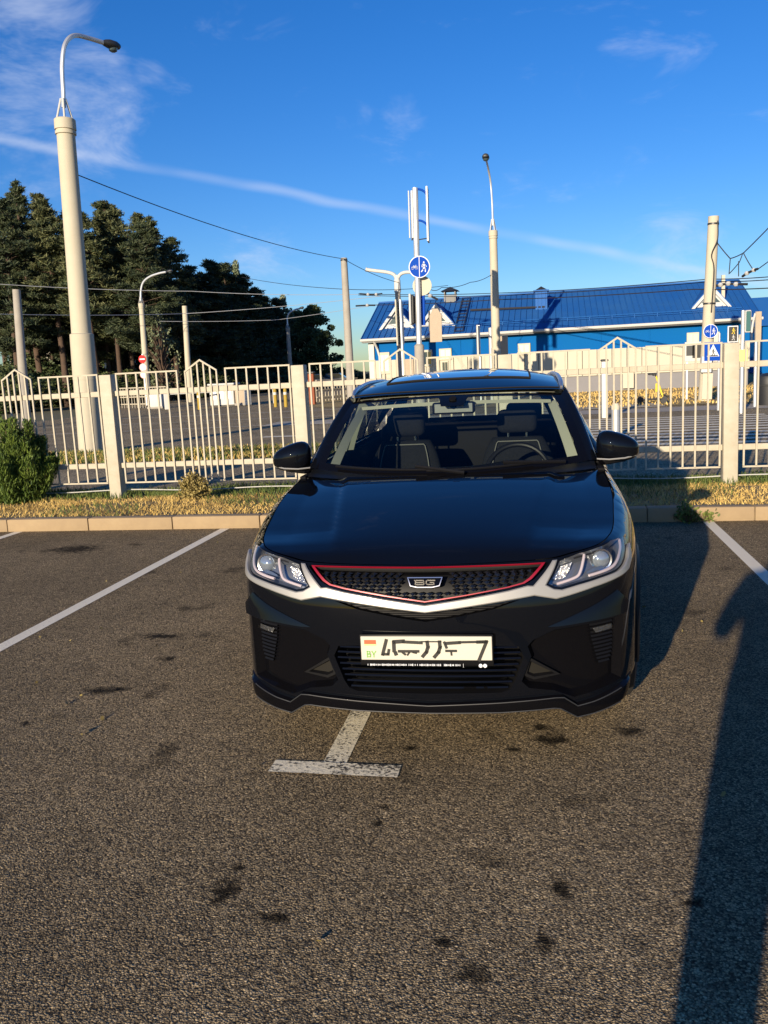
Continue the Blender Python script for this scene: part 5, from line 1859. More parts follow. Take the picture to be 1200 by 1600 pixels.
paint = mat('black_car_paint', (0.0030, 0.0036, 0.0056), 0.5, 0.0, 0.0, 1.0, 0.008)
paint.node_tree.nodes['Principled BSDF'].inputs['Coat IOR'].default_value = 1.34
gloss = mat('gloss_black', (0.003, 0.003, 0.004), 0.4, 0.0, 0.0, 0.6, 0.02)
gloss.node_tree.nodes['Principled BSDF'].inputs['Coat IOR'].default_value = 1.38
satin = mat('satin_black_plastic', (0.006, 0.006, 0.007), 0.42, spec=0.12, noise=(90, .3, (0.011, 0.011, 0.012)))
silver = mat('satin_silver', (0.29, 0.285, 0.275), 0.40, 0.30, coat=0.3, coat_rough=0.15)
chrome = mat('chrome', (0.78, 0.77, 0.76), 0.22, 1.0)
redtrim = mat('red_trim', (0.26, 0.006, 0.018), 0.35, 0.2, coat=0.5)
lamp_black = mat('lamp_bezel', (0.20, 0.21, 0.225), 0.28, 0.7, coat=0.3)
guide = mat('light_guide', (0.46, 0.39, 0.40), 0.3, coat=0.4)
reflector = mat('lamp_reflector', (0.80, 0.78, 0.74), 0.16, 0.9, bump=(70, 0.9, 0.02))
lensglass = glass_mat('lamp_lens', (0.97, 0.98, 1.0), 1.45)
bluelens = mat('projector_lens', (0.30, 0.34, 0.38), 0.05, 0.55, spec=0.8, coat=1.0)
windglass = glass_mat('windscreen_glass', (0.86, 0.93, 0.90), 1.45)
sideglass = glass_mat('tinted_glass', (0.42, 0.48, 0.46), 1.5)
darkglass = mat('dark_glass', (0.006, 0.008, 0.011), 0.03, coat=1.0, coat_rough=0.0)
fabric = mat('seat_fabric', (0.005, 0.006, 0.008), 0.95, spec=0.1, noise=(160, .8, (0.018, 0.018, 0.021)), bump=(200, .5, .002))
leath = mat('dark_trim', (0.005, 0.005, 0.006), 0.7, spec=0.1)
beige = mat('beige_trim', (0.27, 0.265, 0.205), 0.85, spec=0.1)
stitch = mat('white_piping', (0.09, 0.09, 0.085), 0.8)
tyre_m = mat('tyre_rubber', (0.014, 0.014, 0.014), 0.75, bump=(60, .4, .003))
liner = mat('wheel_liner', (0.006, 0.006, 0.006), 0.9)

car = thing('parked_suv', 'glossy black compact suv parked nose out over a bay line, front number plate showing', 'car', (CAR[0], CAR[1], 0), CAR[2])

# outlines on the skin (distance round the nose from the centre line, height)
HEAD = [(1.04, .868), (.985, .846), (.945, .826), (.86, .795), (.80, .778), (.705, .766), (.615, .751), (.54, .736), (.513, .741), (.49, .752), (.551, .829), (.635, .850), (.735, .862), (.87, .876)]
SILV = sym([(0, .654), (.12, .668), (.265, .688), (.43, .711), (.47, .703), (.515, .694), (.565, .703), (.675, .727), (.79, .745), (.90, .760), (.965, .785), (1.03, .838), (.975, .828), (.925, .802), (.865, .784), (.802, .769), (.705, .757), (.615, .742), (.54, .727), (.508, .732), (.479, .748), (.540, .831), (.519, .830), (.428, .747), (.405, .749), (.33, .7335), (.16, .7065), (0, .684)])
GRILLE = sym([(0, .690), (.16, .7125), (.33, .7395), (.402, .756), (.436, .772), (.505, .828), (0, .8225)])
SLOT = sym([(0, .648), (.12, .661), (.265, .681), (.40, .702), (.375, .698), (.27, .664), (.11, .633), (0, .617)])
INTAKE = sym([(0, .318), (.29, .322), (.325, .335), (.345, .366), (.383, .470), (.362, .512), (.20, .520), (0, .522)])
RECESS = [(.825, .590), (.66, .583), (.505, .572), (.42, .535), (.398, .510), (.412, .470), (.372, .366), (.40, .338), (.50, .322), (.585, .285), (.70, .305), (.815, .325)]
def uofy(y):
    lo, hi = 0.6, UMAX / 2 + 0.6
    for _ in range(24):
        m_ = (lo + hi) / 2
        if plan(m_)[0][1] < y: lo = m_
        else: hi = m_
    return lo
AX1, AX2 = 0.86, 3.46
U1, U2 = uofy(AX1), uofy(AX2)
RA = 0.372
def arch(uc):
    return [(uc + RA * math.cos(a), 0.335 + RA * math.sin(a)) for a in np.linspace(math.pi, 0, 25)]
half_bot = [(0, .275), (.28, .288), (.51, .292), (.59, .25), (.78, .285), (U1 - RA - .002, .30)] + arch(U1) + [(U1 + RA + .002, .25), (U2 - RA - .002, .25)] + arch(U2) + [(U2 + RA + .002, .30), (UMAX, .30)]
top_half = [(u, ztop(u)) for u in np.linspace(0, UMAX, 130)]
outer = half_bot + list(reversed(top_half)) + [(-u, z) for u, z in top_half[1:]] + [(-u, z) for u, z in reversed(half_bot)][:-1]
# drop the duplicate of the centre bottom point
body = skin_patch('body_shell', outer, paint, car, 0.0, [HEAD, mir(HEAD), GRILLE, SLOT, INTAKE, RECESS, mir(RECESS)], 0.028)
body['label'] = 'black painted bumper, fenders and doors'

# silver band under the grille and lamps
sv = raised('silver_trim', SILV, silver, car, 0.014, 0.02, -0.02, 0.004)
sv['label'] = 'satin silver band framing lamps and grille'
# grille
gr = skin_patch('grille', shrink(GRILLE, 0.004), satin, car, -0.055, (), 0.03)
rim('grille_wall', GRILLE, 0.0, shrink(GRILLE, 0.004), -0.055, gloss, gr)
RED_OUT = sym([(0, .6945), (.16, .717), (.33, .744), (.395, .7575), (.425, .773), (.489, .8265), (0, .8215)])
RED_IN = sym([(0, .6985), (.16, .7207), (.327, .7477), (.388, .7615), (.414, .7765), (.474, .8242), (0, .8194)])
red = skin_patch('red_frame', RED_OUT, redtrim, gr, 0.006, [RED_IN], 0.02)
rim('red_edge', RED_OUT, -0.004, RED_OUT, 0.006, redtrim, red)
rim('red_edge', RED_IN, -0.002, RED_IN, 0.006, redtrim, red)
# rows of little scales behind the badge
sc_m = mat('grille_scale', (0.006, 0.006, 0.007), 0.20, 0.0, spec=0.4, coat=0.5)
first = None
rows = [.712, .727, .742, .757, .772, .787, .802, .813]
nn_ = 0
for ri, z in enumerate(rows):
    lim = np.interp(z, [.70, .7235, .7505, .764, .779, .8185], [0.02, .15, .315, .375, .40, .455])
    n = int(2 * lim / 0.036)
    for k in range(n + 1):
        u = -lim + 2 * lim * (k + (0.5 if ri % 2 else 0)) / (n + 1)
        if abs(u) < 0.095 and z > 0.737:
            continue
        if first is None:
            b_ = MB()
            b_.add([(-.015, 0.006, 0), (0, -.004, .0055), (.015, 0.006, 0), (0, -.010, -.0055)], [(0, 3, 1), (1, 3, 2)])
            b_.add([(-.015, 0.006, 0), (0, 0.01, -.0055), (.015, 0.006, 0), (0, .01, .0055)], [(0, 1, 3), (1, 2, 3)])
            first = b_.build('grille_scale', sc_m, gr)
            o = first
        else:
            o = first.copy()
            C.objects.link(o)
            o.parent = gr
        p = SO(u, z, -0.028)
        nrm = Sn(u, z)
        o.location = tuple(p)
        o.rotation_euler = (0, 0, math.atan2(nrm[0], -nrm[1]))
        nn_ += 1
# badge
BAD = [(-.073, .790), (-.060, .755), (-.03, .749), (.03, .749), (.060, .755), (.073, .790)]
bd = raised('badge', BAD, gloss, gr, -0.004, 0.02, -0.04, 0.003)
BI = shrink(BAD, 0.004)
ring = skin_patch('badge_rim', shrink(BAD, 0.001), chrome, bd, -0.0005, [BI], 0.02)
rim('badge_edge', BI, -0.006, BI, -0.0005, chrome, bd)
let = MB()
def lstroke(pts, w=0.0042):
    q = []
    for a, c in zip(pts[:-1], pts[1:]):
        let.stroke([a, c], w, -0.003, 0.0)
for s_ in ([(-.040, .779), (-.006, .779)], [(-.006, .779), (-.004, .776), (-.005, .7715)], [(-.034, .7705), (-.005, .7705)], [(-.005, .7705), (-.003, .767), (-.005, .762)], [(-.005, .762), (-.038, .762)], [(-.038, .762), (-.036, .779)],
           [(.040, .779), (.010, .779)], [(.010, .779), (.006, .775), (.006, .766), (.010, .762)], [(.010, .762), (.036, .762)], [(.036, .762), (.036, .7705)], [(.036, .7705), (.022, .7705)]):
    lstroke(s_)
lo_ = let.build('badge_letters', chrome, bd)
lo_.location = tuple(SO(0, .77, -0.003) - np.array([0, 0, .77]))
# slot with mesh under the silver band
sl_ = skin_patch('lower_mesh', shrink(SLOT, 0.003), satin, car, -0.03, (), 0.03)
rim('slot_wall', SLOT, 0.0, shrink(SLOT, 0.003), -0.03, gloss, sl_)
hx = MB()
for z in np.arange(.622, .70, .0085):
    lim_lo = np.interp(z, [.617, .633, .664, .698], [0.02, .105, .262, .37])
    lim_in = np.interp(z, [.648, .661, .681, .702], [0.0, .12, .265, .40]) if z > .648 else 0.0
    for sg in (-1, 1):
        us = np.linspace(lim_in, lim_lo + .0, 12) if lim_in < lim_lo else []
        if len(us):
            hx.tube([SO(sg * u, z, -0.022) for u in us], 0.0016, 4, caps=False)
hx.build('mesh_wires', sc_m, sl_)
# lower intake with slats
it = skin_patch('lower_intake', shrink(INTAKE, 0.004), satin, car, -0.10, (), 0.04)
rim('intake_wall', INTAKE, 0.0, shrink(INTAKE, 0.004), -0.10, satin, it)
for z in (.338, .362, .386, .410, .434, .458, .482, .504):
    lim = np.interp(z, [.322, .335, .366, .470, .512], [.285, .318, .338, .376, .356])
    b_ = MB()
    us = np.linspace(-lim, lim, 31)
    rows_ = [[SO(u, z + dz, o_) for u in us] for dz, o_ in ((.0050, -.020), (.0055, -.012), (-.001, -.0095), (-.0055, -.018), (-.004, -.05))]
    k = len(us)
    b_.add(sum(rows_, []), [(r * k + i, r * k + i + 1, (r + 1) * k + i + 1, (r + 1) * k + i) for r in range(4) for i in range(k - 1)])
    b_.build('slat', gloss, it, True)
# recess at each corner: fog lamp, gills and air duct
for sg, side in ((1, 'right'), (-1, 'left')):
    RC = RECESS if sg > 0 else mir(RECESS)
    RI = shrink(RC, 0.016)
    rc = skin_patch('bumper_recess', RI, gloss, car, -0.038, (), 0.03)
    rim('recess_wall', RC, 0.0, RI, -0.038, gloss, rc)
    for z, ua, ub in ((.568, .665, .79), (.552, .668, .79), (.536, .67, .79), (.520, .672, .79), (.504, .675, .79), (.488, .68, .79), (.472, .685, .79), (.456, .69, .788), (.440, .695, .784), (.424, .70, .778), (.408, .708, .770)):
        b_ = MB()
        us = np.linspace(ua, ub, 8)
        k = len(us)
        rows_ = [[SO(sg * u, z + dz, o_) for u in us] for dz, o_ in ((.0045, -.037), (.004, -.028), (-.003, -.024), (-.005, -.036))]
        b_.add(sum(rows_, []), [(r * k + i, r * k + i + 1, (r + 1) * k + i + 1, (r + 1) * k + i) for r in range(3) for i in range(k - 1)])
        b_.build('gill', satin, rc, True)
    FG = [(.675, .556), (.775, .560), (.78, .541), (.69, .535)]
    FG = FG if sg > 0 else mir(FG)
    fg = skin_patch('fog_lamp', FG, mat('fog_reflector', (0.09, 0.09, 0.09), 0.3, 0.6, bump=(90, 0.8, 0.01)), rc, -0.018, (), 0.02)
    skin_patch('fog_lens', FG, lensglass, fg, -0.006, (), 0.03)
    DU = [(.404, .462), (.384, .398), (.388, .384), (.422, .368), (.53, .384)]
    DU = DU if sg > 0 else mir(DU)
    DI = shrink(DU, 0.011)
    du = skin_patch('air_duct', DU, satin, rc, -0.012, [DI], 0.02)
    rim('duct_wall', DU, -0.04, DU, -0.012, satin, du)
    rim('duct_wall', DI, -0.012, shrink(DI, 0.006), -0.032, satin, du)
    skin_patch('duct_plate', shrink(DI, 0.006), mat('bronze_plate', (0.014, 0.013, 0.011), 0.6, spec=0.1), du, -0.032, (), 0.03)
    # crease facet running from the lamp corner down to the recess
    FA = [(.79, .700), (.845, .645), (.82, .606), (.66, .598), (.52, .586), (.478, .586)]
    FA = FA if sg > 0 else mir(FA)
    def offf(u, z, sg=sg):
        a = abs(u)
        # height grows away from the upper edge of the facet
        e0, e1 = np.array([.79, .700]), np.array([.478, .586])
        d = e1 - e0
        nrm_ = np.array([d[1], -d[0]]) / np.hypot(*d)
        k = np.dot(np.array([a, z]) - e0, nrm_)
        return 0.0035 - 0.22 * k
    fa = skin_patch('bumper_facet', FA, paint, car, offf, (), 0.02)
    # headlamp
    H = HEAD if sg > 0 else mir(HEAD)
    HI = shrink(H, 0.006)
    hl = skin_patch('headlight', HI, lamp_black, car, -0.050, (), 0.025)
    hl['label'] = 'slanted headlamp on the %s of the picture' % side
    rim('lamp_wall', H, 0.004, HI, -0.050, lamp_black, hl)
    skin_patch('lens', shrink(H, 0.001), lensglass, hl, 0.003, (), 0.03)
    for pts, r_ in (((( 1.005, .866), (.955, .842), (.90, .822), (.845, .803), (.798, .789), (.74, .780), (.668, .772)), .0062), (((.672, .853), (.655, .828), (.637, .797), (.622, .777), (.60, .767), (.56, .757), (.527, .750)), .0058)):
        q = [SO(sg * u, z, -0.012) for u, z in spline([(a, c, 0) for a, c in pts], 5) for u, z in [(u, z)]] if False else [SO(sg * p[0], p[1], -0.012) for p in spline([(a, c, 0) for a, c in pts], 5)]
        MB().tube(q, r_, 8).build('light_strip', guide, hl, True)
    # projector
    for (uu, zz, R_, m_, nm_) in ((.775, .833, .036, bluelens, 'projector'),):
        c0, nn0 = SO(sg * uu, zz, -0.040), np.array([sg * 0.25, -0.97, 0.05])
        nn0 /= np.linalg.norm(nn0)
        e1 = np.cross(nn0, [0, 0, 1.0]); e1 /= np.linalg.norm(e1)
        e2 = np.cross(e1, nn0)
        def ringv(r, d, n=24):
            return [c0 + nn0 * d + r * (math.cos(a) * e1 + math.sin(a) * e2) for a in np.linspace(0, 2 * math.pi, n, endpoint=False)]
        pj = MB()
        prof = [(R_, 0.004), (R_ * .97, .010), (R_ * .85, .017), (R_ * .62, .023), (R_ * .32, .027), (.001, .028)]
        vs = sum([ringv(r, d) for r, d in prof], [])
        pj.add(vs, [(i * 24 + k, i * 24 + (k + 1) % 24, (i + 1) * 24 + (k + 1) % 24, (i + 1) * 24 + k) for i in range(len(prof) - 1) for k in range(24)])
        pj.build('projector', m_, hl, True)
        rg = MB()
        vs = sum([ringv(r, d) for r, d in ((R_ * 1.02, -.004), (R_ * 1.04, .010), (R_ * 1.22, .012), (R_ * 1.26, -.004))], [])
        rg.add(vs, [(i * 24 + k, i * 24 + (k + 1) % 24, (i + 1) * 24 + (k + 1) % 24, (i + 1) * 24 + k) for i in range(3) for k in range(24)])
        rg.build('projector_ring', chrome, hl, True)
    RFL = [(.612, .836), (.585, .790), (.562, .772), (.527, .768), (.517, .775), (.560, .826)]
    RFL = RFL if sg > 0 else mir(RFL)
    rf_ = skin_patch('reflector', RFL, reflector, hl, lambda u, z: -0.030 - 0.012 * math.cos((abs(u) - .56) * 40) * math.cos((z - .80) * 45), (), 0.012)
    LOW = [(.90, .836), (.845, .812), (.80, .797), (.72, .787), (.668, .782), (.672, .790), (.71, .800), (.82, .812)]
    LOW = LOW if sg > 0 else mir(LOW)
    skin_patch('bezel_plate', LOW, mat('blue_grey_bezel', (0.16, 0.19, 0.23), 0.2, 0.6), hl, -0.030, (), 0.02)

# splitter along the bottom
ST = [(0, .277), (.29, .291), (.50, .303), (.535, .302), (.592, .260), (.66, .270), (.80, .302), (.95, .315)]
SB = [(0, .246), (.29, .2485), (.495, .258), (.52, .254), (.592, .209), (.66, .216), (.80, .238), (.95, .255)]
def chain(L):
    return [(-u, z) for u, z in reversed(L[1:])] + list(L)
spl = MB()
ct, cb = resample(chain(ST), .02, False), resample(chain(SB), .02, False)
k = min(len(ct), len(cb))
us_all = np.linspace(-.95, .95, 121)
def zi(L, u):
    return float(np.interp(abs(u), [a for a, _ in L], [c for _, c in L]))
us_all = sorted(set(list(np.round(us_all, 4)) + [s * a for a, _ in ST for s in (-1, 1)] + [s * a for a, _ in SB for s in (-1, 1)]))
rows_ = []
for f, o_ in ((1.02, -.03), (1.0, .012), (.88, .026), (.45, .030), (.12, .030), (0.0, .024), (-.02, -.05)):
    rows_.append([SO(u, zi(SB, u) + (zi(ST, u) - zi(SB, u)) * f, o_ if o_ < 0 else o_ * min(1.0, max(0.0, (.96 - abs(u)) / .16)) - .002) for u in us_all])
k = len(us_all)
spl.add(sum(rows_, []), [(r * k + i, r * k + i + 1, (r + 1) * k + i + 1, (r + 1) * k + i) for r in range(len(rows_) - 1) for i in range(k - 1)])
sp_o = spl.build('splitter', gloss, car, True)
lines = [u for u in us_all if abs(u) < .80]
dark_silver = mat('dark_silver', (0.05, 0.05, 0.05), 0.4, 0.5)
MB().tube([SO(u, zi(SB, u) + (zi(ST, u) - zi(SB, u)) * .93, .021) for u in lines], 0.0026, 6).build('splitter_edge', dark_silver, sp_o, True)
MB().tube([SO(u, zi(SB, u) + (zi(ST, u) - zi(SB, u)) * .04, .027) for u in lines], 0.0026, 6).build('splitter_edge', dark_silver, sp_o, True)

# number plate
pl_y = -0.018
fr_ = MB().rbox((0, pl_y + .004, .5085), (.532, .016, .128), .005, 2).build('number_plate', satin, car, True)
fr_['label'] = 'cream number plate with red green flag and smudged black characters'
wp = MB().rbox((0, pl_y - .005, .517), (.520, .004, .097), .0015, 1).build('plate_face', mat('plate_white', (0.50, 0.48, 0.41), 0.5, spec=0.2), fr_, True)
def px2(a, b_):
    return ((a - 122) / 936 * .52 - .26, .5655 - (b_ - 130) / 170 * .097)
ink = MB()
d0, d1 = pl_y - .0095, pl_y - .0072
def ik(pts, w):
    ink.stroke([px2(*p) for p in pts], 1.3 * w / 936 * .52, d0, d1)
ik([(308, 158), (278, 258)], 18); ik([(278, 258), (318, 258), (324, 228)], 15)
ik([(362, 170), (362, 232)], 20); ik([(368, 168), (430, 164)], 22); ik([(430, 168), (560, 174)], 17); ik([(372, 250), (374, 256)], 20)
ik([(398, 236), (535, 236)], 15); ik([(425, 246), (440, 258)], 12); ik([(470, 246), (458, 262)], 10); ik([(500, 244), (520, 248)], 10)
ik([(602, 170), (606, 205), (594, 240), (568, 270)], 19); ik([(690, 168), (692, 205), (680, 242), (652, 274)], 19)
ik([(560, 166), (700, 166)], 7)
ik([(724, 172), (738, 208)], 14); ik([(740, 178), (830, 172)], 18); ik([(830, 170), (1015, 166)], 13); ik([(736, 232), (804, 232)], 13); ik([(770, 240), (772, 260)], 10)
ik([(960, 168), (1020, 166), (966, 294)], 18)
ink.build('plate_characters', mat('plate_ink', (0.01, 0.01, 0.01), 0.5), fr_)
def rect_on(name, x0, y0, x1, y1, m_):
    (a, zt), (b_, zb) = px2(x0, y0), px2(x1, y1)
    MB().prism([(a, zb), (b_, zb), (b_, zt), (a, zt)], d0, d1).build(name, m_, fr_)
rect_on('flag_red', 148, 155, 232, 184, mat('flag_red', (0.75, 0.10, 0.04), 0.4))
rect_on('flag_green', 148, 184, 232, 196, mat('flag_green', (0.45, 0.60, 0.25), 0.4))
by = MB()
for pts in ([(166, 237), (166, 279)], [(166, 238), (184, 240), (186, 252), (168, 257)], [(168, 257), (190, 262), (188, 277), (166, 278)], [(200, 237), (213, 258), (213, 279)], [(228, 237), (213, 258)]):
    by.stroke([px2(*p) for p in pts], 7.0 / 936 * .52, d0, d1)
by.build('country_code', mat('plate_green', (0.20, 0.42, 0.09), 0.5), fr_)
# illegible lettering strip on the holder
tx = MB()
rs = random.Random(4)
x = 165
while x < 830:
    w_ = rs.choice((4, 5, 7))
    h_ = rs.uniform(9, 15)
    if rs.random() > .17:
        (a, zt), (b_, zb) = px2(x, 335 - h_ / 2), px2(x + w_, 335 + h_ / 2)
        tx.prism([(a, zb), (b_, zb), (b_, zt), (a, zt)], pl_y - .0085, pl_y - .0035)
    x += w_ + rs.choice((3, 4, 6))
for xx in (975, 1006):
    a, zc = px2(xx, 338)
    tx.prism([(a + .0075 * math.cos(t), zc + .0075 * math.sin(t)) for t in np.linspace(0, 2 * math.pi, 16, endpoint=False)], pl_y - .0085, pl_y - .0035)
a, zt = px2(852, 325); b_, zb = px2(854, 352)
tx.prism([(a, zb), (b_, zb), (b_, zt), (a, zt)], pl_y - .0085, pl_y - .0035)
tx.build('holder_lettering', MT['signwhite'], fr_)

# hood as a crowned height field meeting the fenders
uh = uofy(1.35)
EU = np.linspace(0, uh, 240)
EE = np.array([Su(u, ztop(u)) for u in EU])
ZC = ([.07, .10, .13, .20, .35, .60, .85, 1.12, 1.4], [.822, .838, .853, .880, .920, .972, 1.016, 1.055, 1.075])
EY = np.maximum.accumulate(EE[:, 1])
def hood_z(x, y):
    ax_ = abs(x)
    xe = max(0.02, float(np.interp(y, EY, EE[:, 0])))
    ze = float(np.interp(y, EY, EE[:, 2]))
    # blend in the nearest edge height so the leading edge follows the lamps
    k = min(1.0, ax_ / xe)
    zc = smooth_interp(y, *ZC)
    z = ze + (zc - ze) * (1 - k ** 2.3)
    xc = .37 + .14 * (y - .1)
    t = min(1, max(0, (ax_ - xc) / .05))
    z -= .011 * (t * t * (3 - 2 * t)) * min(1, max(0, (y - .16) / .25)) * min(1, max(0, (xe - ax_) / .12))
    return z
cowl = [(x, 1.115 + .235 * (x / .79) ** 2) for x in np.linspace(.775, -.775, 41)]
edge_r = [(EE[i, 0] - .004, EE[i, 1] + .004) for i in range(0, 240, 3) if EE[i, 1] < cowl[0][1] - 0.01]
hood_poly = [(-x, y) for x, y in reversed(edge_r[1:])] + edge_r + [p for p in cowl]
V, F = region(hood_poly, (), 0.03)
P = [(x, y, hood_z(x, y)) for x, y in V]
Nm = []
for x, y in V:
    e = .006
    gx_ = (hood_z(x + e, y) - hood_z(x - e, y)) / (2 * e)
    yy = max(y, .135)
    gy_ = (hood_z(x, yy + e) - hood_z(x, yy - e)) / (2 * e)
    gy_ = min(gy_, .55); gx_ = max(-.5, min(.5, gx_))
    n = np.array([-gx_, -gy_, 1.0])
    Nm.append(n / np.linalg.norm(n))
hood = mesh_from('hood', P, F, Nm, paint, car)
# dark gap filler below the hood edge
fb = MB()
fb.tube([(x, y, hood_z(x, y) - .018) for x, y in ([(-a, b_) for a, b_ in reversed(edge_r[1:])] + edge_r)][::2], 0.012, 6)
fb.build('hood_seal', liner, car, True)
# cowl and wipers
cw = MB()
cw.grid(lambda a, b_: (lambda x: (x, 1.10 + .235 * (x / .79) ** 2 + .14 * b_, 1.035 + .012 * (x / .79) ** 2 + .025 * b_))((2 * a - 1) * .78), 40, 4)
cw.build('cowl', satin, car, True)

# windscreen
def ws(s, t):
    x = (.748 + (.628 - .748) * t) * s
    y = (1.155 + .245 * s * s) * (1 - t) + (1.925 + .075 * s * s) * t
    z = (1.045 + .035 * s * s) * (1 - t) + (1.440 - .022 * s * s) * t
    bul = .035 * 4 * t * (1 - t) * (1 - .3 * s * s)
    return np.array([x, y - bul * .5, z + bul * .85])
MB().grid(lambda a, b_: ws((2 * a - 1) * .995, .02 + .965 * b_), 40, 24).build('windscreen', windglass, car, True)
fr = MB()
fr.grid(lambda a, b_: ws((2 * a - 1), .00 + .075 * b_) + np.array([0, 0, .0015]), 40, 3)
fr.grid(lambda a, b_: ws((2 * a - 1), .945 + .055 * b_) + np.array([0, 0, .0015]), 40, 3)
for sg in (-1, 1):
    fr.grid(lambda a, b_: ws(sg * (.935 + .065 * b_), a) + np.array([0, 0, .0015]), 24, 3)
fr.grid(lambda a, b_: ws((2 * a - 1) * (.10 + .04 * b_), .80 + .16 * b_) + np.array([0, 0, .0017]), 6, 6)
fr.build('windscreen_border', gloss, car, True)
# A pillars
def apil(t):
    P0, P1, P2 = np.array([.800, 1.46, 1.055]), np.array([.745, 1.76, 1.30]), np.array([.662, 2.06, 1.452])
    return (1 - t) ** 2 * P0 + 2 * t * (1 - t) * P1 + t * t * P2
for sg in (-1, 1):
    ap = MB()
    def pf(a, b_, sg=sg):
        w0, w1 = ws(1.0, a), apil(a)
        p = w0 + (w1 - w0) * b_
        bul = .018 * math.sin(math.pi * b_)
        p = p + np.array([bul * .8, -bul * .3, bul * .6])
        return (sg * p[0], p[1], p[2])
    ap.grid(pf, 20, 6)
    ap.build('windscreen_pillar', paint, car, True)
# roof
YR = [1.92, 2.06, 2.3, 2.7, 3.1, 3.5, 3.85, 4.02]
XE = [.630, .652, .655, .650, .640, .622, .590, .565]
ZE = [1.420, 1.452, 1.480, 1.505, 1.508, 1.490, 1.450, 1.425]
ZCR = [1.452, 1.487, 1.533, 1.571, 1.580, 1.568, 1.530, 1.505]
def roof_pt(a, b_):
    s = 2 * a - 1
    y0 = 1.94 + .075 * s * s
    y = y0 + (4.02 - y0) * b_
    xe, ze, zc = (smooth_interp(y, YR, q) for q in (XE, ZE, ZCR))
    x = s * xe
    return np.array([x, y, ze + (zc - ze) * (1 - abs(s) ** 2.6)])
roof_o = MB().grid(lambda a, b_: roof_pt(a, b_), 48, 50).build('roof', paint, car, True)
# panoramic glass let into the roof
sr = MB()
def srp(a, b_):
    s = (2 * a - 1) * .70
    bb = .16 + .52 * b_
    p = roof_pt((s + 1) / 2, bb)
    return p + np.array([0, 0, .003])
sr.grid(srp, 30, 24)
sro = sr.build('sunroof', darkglass, roof_o, True)
loop = [srp(t, 0) for t in np.linspace(0, 1, 20)] + [srp(1, t) for t in np.linspace(0.05, 1, 16)] + [srp(1 - t, 1) for t in np.linspace(0.05, 1, 18)] + [srp(0, 1 - t) for t in np.linspace(0.05, .95, 16)]
MB().tube([p + np.array([0, 0, .001]) for p in loop], .006, 5, closed=True).build('sunroof_seal', liner, sro, True)
MB().tube([roof_pt(.5 + x, .02) + np.array([0, 0, .001]) for x in np.linspace(-.48, .48, 30)], .004, 5).build('roof_seam', liner, roof_o, True)
# fin and rails
fin = MB()
fp = roof_pt(.5, .92)
fin.prism([(fp[1] - .10, fp[2] - .01), (fp[1] + .10, fp[2] - .02), (fp[1] + .09, fp[2] + .05), (fp[1] + .05, fp[2] + .06)], -.012, .012, 'x')
fin.build('shark_fin', gloss, roof_o)
for sg in (-1, 1):
    pts = []
    for y in np.linspace(2.06, 3.75, 24):
        xe, ze = smooth_interp(y, YR, XE), smooth_interp(y, YR, ZE)
        lift = .016 * min(1, (y - 2.04) / .12, (3.77 - y) / .10)
        pts.append((sg * (xe - .012), y, ze + .002 + max(0, lift)))
    rl = MB()
    rl.tube(pts, [.008] + [.014] * 22 + [.008], 8)
    rl.build('roof_rail', mat('rail_silver', (0.42, 0.42, 0.44), 0.3, 0.8), roof_o, True)
